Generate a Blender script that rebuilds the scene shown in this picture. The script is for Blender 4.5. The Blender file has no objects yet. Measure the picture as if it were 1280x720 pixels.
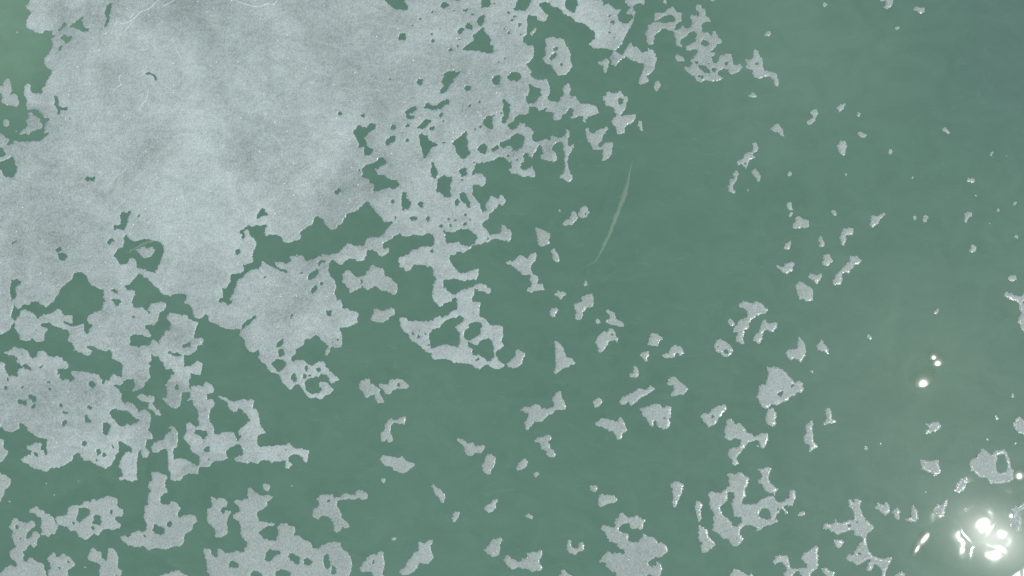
import bpy, math
import numpy as np
from mathutils import Vector

# ------------------------------------------------------------------ camera, sky, sun, exposure
S = 0.04                       # metres of lake surface per photograph pixel (1280 px across)
FPX = 985.0                    # focal length in those pixels (about 66 degrees across)
scene = bpy.context.scene
C = scene.collection
cam_data = bpy.data.cameras.new('camera')
cam = bpy.data.objects.new('camera', cam_data)
C.objects.link(cam)
cam_data.sensor_width = 36.0
cam_data.lens = 36.0 * FPX / 1280.0
cam_data.clip_start = 0.5
cam_data.clip_end = 9000.0
cam.location = (0.0, 0.0, FPX * S)      # a drone looking straight down
scene.camera = cam

# the sun's mirror image in still water falls towards the lower right of the view
SUN = Vector((600.0, -312.0, FPX)).normalized()
SUN_EL = math.asin(SUN.z)
SUN_AZ = math.atan2(SUN.x, SUN.y)
world = bpy.data.worlds.new('World')
scene.world = world
world.use_nodes = True
wn = world.node_tree
sky = wn.nodes.new('ShaderNodeTexSky')
sky.sky_type = 'NISHITA'
sky.sun_disc = False
sky.sun_elevation = SUN_EL
sky.sun_rotation = SUN_AZ
wn.nodes['Background'].inputs['Strength'].default_value = 0.11
wn.links.new(sky.outputs[0], wn.nodes['Background'].inputs['Color'])
sun_data = bpy.data.lights.new('sun', 'SUN')
sun_data.energy = 3.0
sun_data.angle = math.radians(0.53)
sun_data.color = (1.0, 0.965, 0.91)
sun = bpy.data.objects.new('sun', sun_data)
C.objects.link(sun)
sun.rotation_euler = SUN.to_track_quat('Z', 'Y').to_euler()
scene.view_settings.view_transform = 'Standard'
scene.view_settings.look = 'None'
scene.view_settings.exposure = 0.0
scene.view_settings.gamma = 1.0
scene.cycles.use_denoising = False
scene.cycles.max_bounces = 6
scene.cycles.transparent_max_bounces = 8
scene.cycles.sample_clamp_direct = 0.0

rng = np.random.default_rng(7)


def at(px, py, z=0.0):
    """a point of the lake plane from photograph pixels (a plan view, drawn to scale)"""
    return Vector(((px - 640.0) * S, (360.0 - py) * S, z))


def tag(o, label, cat, group=None):
    o['label'] = label
    o['category'] = cat
    if group:
        o['group'] = group
    return o


# ------------------------------------------------------------------ materials
class Mat:
    def __init__(self, name):
        self.m = bpy.data.materials.new(name)
        self.m.use_nodes = True
        self.t = self.m.node_tree
        self.t.nodes.clear()
        self.out = self.n('ShaderNodeOutputMaterial')

    def n(self, kind, **kw):
        nd = self.t.nodes.new(kind)
        for k, v in kw.items():
            if k.startswith('in_'):
                nd.inputs[k[3:].replace('_', ' ')].default_value = v
            else:
                setattr(nd, k, v)
        return nd

    def l(self, a, b):
        self.t.links.new(a, b)
        return self

    def pos(self):
        return self.n('ShaderNodeNewGeometry').outputs['Position']

    def mapped(self, scale=(1, 1, 1), rot=0.0, loc=(0, 0, 0)):
        mp = self.n('ShaderNodeMapping')
        mp.inputs['Scale'].default_value = scale
        mp.inputs['Rotation'].default_value = (0, 0, rot)
        mp.inputs['Location'].default_value = loc
        self.l(self.pos(), mp.inputs['Vector'])
        return mp.outputs[0]

    def noise(self, vec, scale, detail=2.0, rough=0.5, dist=0.0):
        nz = self.n('ShaderNodeTexNoise')
        nz.inputs['Scale'].default_value = scale
        nz.inputs['Detail'].default_value = detail
        nz.inputs['Roughness'].default_value = rough
        nz.inputs['Distortion'].default_value = dist
        self.l(vec, nz.inputs['Vector'])
        return nz.outputs['Fac']

    def math(self, op, a, b=None, c=None, clamp=False):
        nd = self.n('ShaderNodeMath', operation=op, use_clamp=clamp)
        for i, v in enumerate((a, b, c)):
            if v is None:
                continue
            if isinstance(v, (int, float)):
                nd.inputs[i].default_value = v
            else:
                self.l(v, nd.inputs[i])
        return nd.outputs[0]

    def patch(self, px, py, rad, wob=0.35):
        """1 at a spot of the lake, fading to 0 at RAD metres along a wavering line"""
        nz = self.noise(self.mapped((1, 1, 1), 0.0, (px * 0.1, py * 0.1, 1)), 1.6 / rad, 3.0, 0.55, 0.8)
        d = self.n('ShaderNodeVectorMath', operation='DISTANCE')
        self.l(self.pos(), d.inputs[0])
        d.inputs[1].default_value = ((px - 640.0) * S, (360.0 - py) * S, 0.0)
        r = self.math('ADD', self.math('DIVIDE', d.outputs['Value'], rad), self.math('MULTIPLY', self.math('SUBTRACT', nz, 0.5), 2 * wob))
        nd = self.n('ShaderNodeMapRange', interpolation_type='SMOOTHSTEP')
        self.l(r, nd.inputs['Value'])
        for k, x in zip(('From Min', 'From Max', 'To Min', 'To Max'), (0.0, 1.0, 1.0, 0.0)):
            nd.inputs[k].default_value = x
        return nd.outputs[0]

    def remap(self, v, a, b, c, d):
        nd = self.n('ShaderNodeMapRange', clamp=True)
        self.l(v, nd.inputs['Value'])
        for k, x in zip(('From Min', 'From Max', 'To Min', 'To Max'), (a, b, c, d)):
            nd.inputs[k].default_value = x
        return nd.outputs[0]

    def mixc(self, fac, a, b):
        nd = self.n('ShaderNodeMix', data_type='RGBA')
        if isinstance(fac, (int, float)):
            nd.inputs[0].default_value = fac
        else:
            self.l(fac, nd.inputs[0])
        for i, v in ((6, a), (7, b)):
            if isinstance(v, tuple):
                nd.inputs[i].default_value = (*v, 1.0)
            else:
                self.l(v, nd.inputs[i])
        return nd.outputs[2]


def make_ice(name, frost):
    k = Mat(name)
    p = k.pos()
    grain = k.noise(p, 11.0, 2.0, 0.7)                       # coarse crystals, about 8 cm
    fine = k.noise(p, 27.0, 1.0, 0.6)
    soft = k.noise(k.mapped((1, 1, 1), 0.0, (3, 1, 0)), 0.9, 4.0, 0.6, 0.6)
    big = k.noise(k.mapped((1, 1, 1), 0.0, (-7, 4, 2)), 0.16, 3.0, 0.55, 1.2)
    wisp = k.noise(k.mapped((1.0, 1.7, 1), 0.9, (1, 8, 0)), 0.6, 5.0, 0.62, 3.0)
    v = k.math('ADD', k.math('MULTIPLY', k.math('SUBTRACT', grain, 0.5), 0.75),
               k.math('MULTIPLY', k.math('SUBTRACT', fine, 0.5), 0.68))
    v = k.math('ADD', v, k.math('MULTIPLY', k.math('SUBTRACT', soft, 0.5), 0.40 if frost else 0.28))
    v = k.math('ADD', v, k.math('MULTIPLY', k.math('SUBTRACT', big, 0.5), 0.75 if frost else 0.18))
    v = k.math('ADD', v, k.math('MULTIPLY', k.math('SUBTRACT', wisp, 0.5), 0.58 if frost else 0.2))
    if frost:
        fibre = k.noise(k.mapped((1.0, 2.2, 1), -0.9, (9, 3, 0)), 1.5, 4.0, 0.65, 3.5)
        v = k.math('ADD', v, k.math('MULTIPLY', k.math('SUBTRACT', fibre, 0.5), 0.20))
        for px, py, rad, amt in ((225, 250, 4.8, 0.15), (300, 95, 6.0, 0.08), (95, 130, 3.5, 0.05), (270, 160, 2.5, 0.07),
                                 (40, 310, 2.6, -0.10), (295, 190, 1.9, -0.10), (335, 245, 1.8, -0.08), (190, 205, 2.0, -0.08), (275, 110, 1.6, -0.07), (130, 95, 1.8, -0.06), (390, 60, 2.0, -0.03)):
            v = k.math('ADD', v, k.math('MULTIPLY', k.patch(px, py, rad, 0.6), amt))     # drifts of frost and thin, sodden places
        vein = k.noise(k.mapped((1, 1, 1), 0.2, (4, 6, 0)), 0.55, 3.0, 0.5, 1.6)     # hair-fine refrozen veins
        line = k.math('SUBTRACT', 1.0, k.math('MULTIPLY', k.math('ABSOLUTE', k.math('SUBTRACT', vein, 0.5)), 60.0), clamp=True)
        some = k.remap(k.noise(k.mapped((1, 1, 1), 0.0, (8, 1, 0)), 0.35, 2.0, 0.5, 0.0), 0.5, 0.68, 0.0, 0.2)
        v = k.math('ADD', v, k.math('MULTIPLY', line, some))
    else:
        own = k.n('ShaderNodeObjectInfo').outputs['Random']
        v = k.math('ADD', v, k.remap(own, 0.0, 1.0, -0.04, 0.04))
    v = k.math('ADD', v, 1.0)
    if frost:
        c0, c1 = (0.340, 0.404, 0.366), (0.376, 0.432, 0.394)
    else:
        c0, c1 = (0.330, 0.392, 0.346), (0.350, 0.406, 0.362)
    base = k.mixc(k.remap(big, 0.35, 0.68, 0, 1), c0, c1)
    vm = k.n('ShaderNodeVectorMath', operation='SCALE')
    k.l(base, vm.inputs[0]).l(v, vm.inputs['Scale'])
    col = vm.outputs[0]
    # loose frost grains and crystal sparkle, painted in as sparse white flecks
    vor = k.n('ShaderNodeTexVoronoi', feature='F1')
    vor.inputs['Scale'].default_value = 6.5
    k.l(p, vor.inputs['Vector'])
    near = k.math('LESS_THAN', vor.outputs['Distance'], 0.17)
    sep = k.n('ShaderNodeSeparateColor')
    k.l(vor.outputs['Color'], sep.inputs[0])
    few = k.math('GREATER_THAN', sep.outputs[0], 0.965 if frost else 0.985)
    col = k.mixc(k.math('MULTIPLY', near, few), col, (0.86, 0.88, 0.86))
    # meltwater on the rim makes it darker, greener and glossy
    at_ = k.n('ShaderNodeAttribute', attribute_name='wet')
    wet = at_.outputs['Fac']
    bs = k.n('ShaderNodeBsdfPrincipled')
    k.l(k.mixc(k.math('MULTIPLY', wet, 0.15), col, (0.28, 0.35, 0.31)), bs.inputs['Base Color'])
    k.l(k.remap(wet, 0.12, 0.40, 0.62, 0.15), bs.inputs['Roughness'])
    bs.inputs['IOR'].default_value = 1.31
    bump = k.n('ShaderNodeBump')
    bump.inputs['Strength'].default_value = 1.0
    bump.inputs['Distance'].default_value = 0.022
    k.l(k.remap(wet, 0.1, 0.6, 1.0, 0.35), bump.inputs['Strength'])
    h = k.math('ADD', grain, k.math('MULTIPLY', fine, 0.6))
    h = k.math('ADD', h, k.math('MULTIPLY', soft, 1.2))
    k.l(h, bump.inputs['Height']).l(bump.outputs[0], bs.inputs['Normal'])
    k.l(bs.outputs[0], k.out.inputs['Surface'])
    return k.m


RIPPLE = (11.7, 8.4, 0.0)


def make_water():
    k = Mat('green_lake_water')
    p = k.pos()
    murk = k.noise(k.mapped((1, 1, 1), 0.4, (5, 2, 0)), 0.045, 3.0, 0.5, 0.6)
    col = k.mixc(k.remap(murk, 0.3, 0.7, 0, 1), (0.148, 0.285, 0.203), (0.168, 0.312, 0.222))
    col = k.mixc(k.patch(-20, 0, 9.0), col, (0.240, 0.405, 0.275))       # paler green towards the top left
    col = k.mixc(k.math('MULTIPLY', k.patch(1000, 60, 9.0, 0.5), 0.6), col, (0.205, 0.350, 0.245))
    col = k.mixc(k.math('MULTIPLY', k.patch(1130, 430, 10.0, 0.5), 0.55), col, (0.210, 0.350, 0.245))  # paler green on the right: sun-glare haze painted into the water colour
    col = k.mixc(k.math('MULTIPLY', k.patch(1330, -10, 13.0), 0.5), col, (0.158, 0.252, 0.212))    # darker and bluer towards the top right
    cloud = k.noise(k.mapped((1, 1.5, 1), 0.9, (2, 7, 0)), 0.35, 4.0, 0.6, 1.5)
    vm = k.n('ShaderNodeVectorMath', operation='SCALE')
    k.l(col, vm.inputs[0]).l(k.remap(cloud, 0.3, 0.7, 0.94, 1.06), vm.inputs['Scale'])
    fil = k.noise(k.mapped((1, 2.6, 1), -1.0, (6, 3, 0)), 0.55, 5.0, 0.62, 2.5)
    col = k.mixc(k.remap(fil, 0.60, 0.80, 0.0, 0.45), vm.outputs[0], (0.245, 0.380, 0.285))    # drifting threads of scum
    # lazy swell of shallow rounded wavelets, about a metre apart
    warp = k.n('ShaderNodeVectorMath', operation='ADD')
    nzc = k.n('ShaderNodeTexNoise')
    nzc.inputs['Scale'].default_value = 0.5
    k.l(p, nzc.inputs['Vector']).l(nzc.outputs['Color'], warp.inputs[1]).l(k.mapped((1, 1, 1), 0.3, RIPPLE), warp.inputs[0])
    vor = k.n('ShaderNodeTexVoronoi', feature='SMOOTH_F1', voronoi_dimensions='2D')
    vor.inputs['Scale'].default_value = 0.62
    vor.inputs['Smoothness'].default_value = 0.35
    k.l(warp.outputs[0], vor.inputs['Vector'])
    w1 = k.noise(k.mapped((1, 1, 1), -0.5, RIPPLE), 0.7, 1.0, 0.4)
    dome = k.math('MULTIPLY', k.math('MULTIPLY', vor.outputs['Distance'], vor.outputs['Distance']), -0.030)
    h = k.math('ADD', dome, k.math('MULTIPLY', w1, 0.008))
    bump = k.n('ShaderNodeBump')
    bump.inputs['Strength'].default_value = 1.0
    bump.inputs['Distance'].default_value = 1.0
    k.l(h, bump.inputs['Height'])
    dif = k.n('ShaderNodeBsdfDiffuse')
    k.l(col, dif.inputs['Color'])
    tr = k.n('ShaderNodeBsdfTransparent')
    tr.inputs['Color'].default_value = (0.97, 0.98, 0.95, 1)
    body = k.n('ShaderNodeMixShader')
    body.inputs[0].default_value = 0.34
    k.l(dif.outputs[0], body.inputs[1]).l(tr.outputs[0], body.inputs[2])
    gl = k.n('ShaderNodeBsdfGlossy')
    gl.inputs['Roughness'].default_value = 0.024
    gl.inputs['Color'].default_value = (1, 1, 1, 1)
    k.l(bump.outputs[0], gl.inputs['Normal'])
    fr = k.n('ShaderNodeFresnel')
    fr.inputs['IOR'].default_value = 1.333
    k.l(bump.outputs[0], fr.inputs['Normal'])
    # finest ripples, breath of wind: two broader lobes beside the mirror
    gloss = gl.outputs[0]
    for share, rough in ((0.035, 0.13), (0.06, 0.34)):
        g2 = k.n('ShaderNodeBsdfGlossy')
        g2.inputs['Roughness'].default_value = rough
        m2 = k.n('ShaderNodeMixShader')
        m2.inputs[0].default_value = share
        k.l(gloss, m2.inputs[1]).l(g2.outputs[0], m2.inputs[2])
        gloss = m2.outputs[0]
    mx = k.n('ShaderNodeMixShader')
    k.l(fr.outputs[0], mx.inputs[0]).l(body.outputs[0], mx.inputs[1]).l(gloss, mx.inputs[2])
    k.l(mx.outputs[0], k.out.inputs['Surface'])
    return k.m


def make_plain(name, a, b, scale, rough):
    k = Mat(name)
    nz = k.noise(k.pos(), scale, 5.0, 0.6, 0.5)
    bs = k.n('ShaderNodeBsdfPrincipled')
    k.l(k.mixc(k.remap(nz, 0.3, 0.7, 0, 1), a, b), bs.inputs['Base Color'])
    bs.inputs['Roughness'].default_value = rough
    bump = k.n('ShaderNodeBump')
    bump.inputs['Distance'].default_value = 0.01
    k.l(nz, bump.inputs['Height']).l(bump.outputs[0], bs.inputs['Normal'])
    k.l(bs.outputs[0], k.out.inputs['Surface'])
    return k.m


ICE_SHEET = make_ice('grey_frosted_ice', True)
ICE_FLOE = make_ice('grey_wet_ice', False)
WATER = make_water()
BED = make_plain('silt', (0.02, 0.035, 0.022), (0.045, 0.06, 0.04), 0.5, 0.9)
BRANCH = make_plain('bleached_bark', (0.74, 0.68, 0.52), (0.86, 0.80, 0.64), 6.0, 0.8)
RIDGE = make_plain('white_refrozen_ice', (0.48, 0.53, 0.50), (0.66, 0.70, 0.67), 5.0, 0.5)


# ------------------------------------------------------------------ lake: water sheet and bed
def sheet(name, z, half, mat):
    me = bpy.data.meshes.new(name)
    ring = [0, 30, 120, 600, half]
    xs = sorted({-r for r in ring} | set(ring))
    n = len(xs)
    vs = [(x, y, z) for y in xs for x in xs]
    fs = [(j * n + i, j * n + i + 1, (j + 1) * n + i + 1, (j + 1) * n + i) for j in range(n - 1) for i in range(n - 1)]
    me.from_pydata(vs, [], fs)
    me.materials.append(mat)
    o = bpy.data.objects.new(name, me)
    C.objects.link(o)
    o['kind'] = 'structure'
    return o


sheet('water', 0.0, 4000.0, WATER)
sheet('lake_bed', -1.4, 4000.0, BED)

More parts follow.
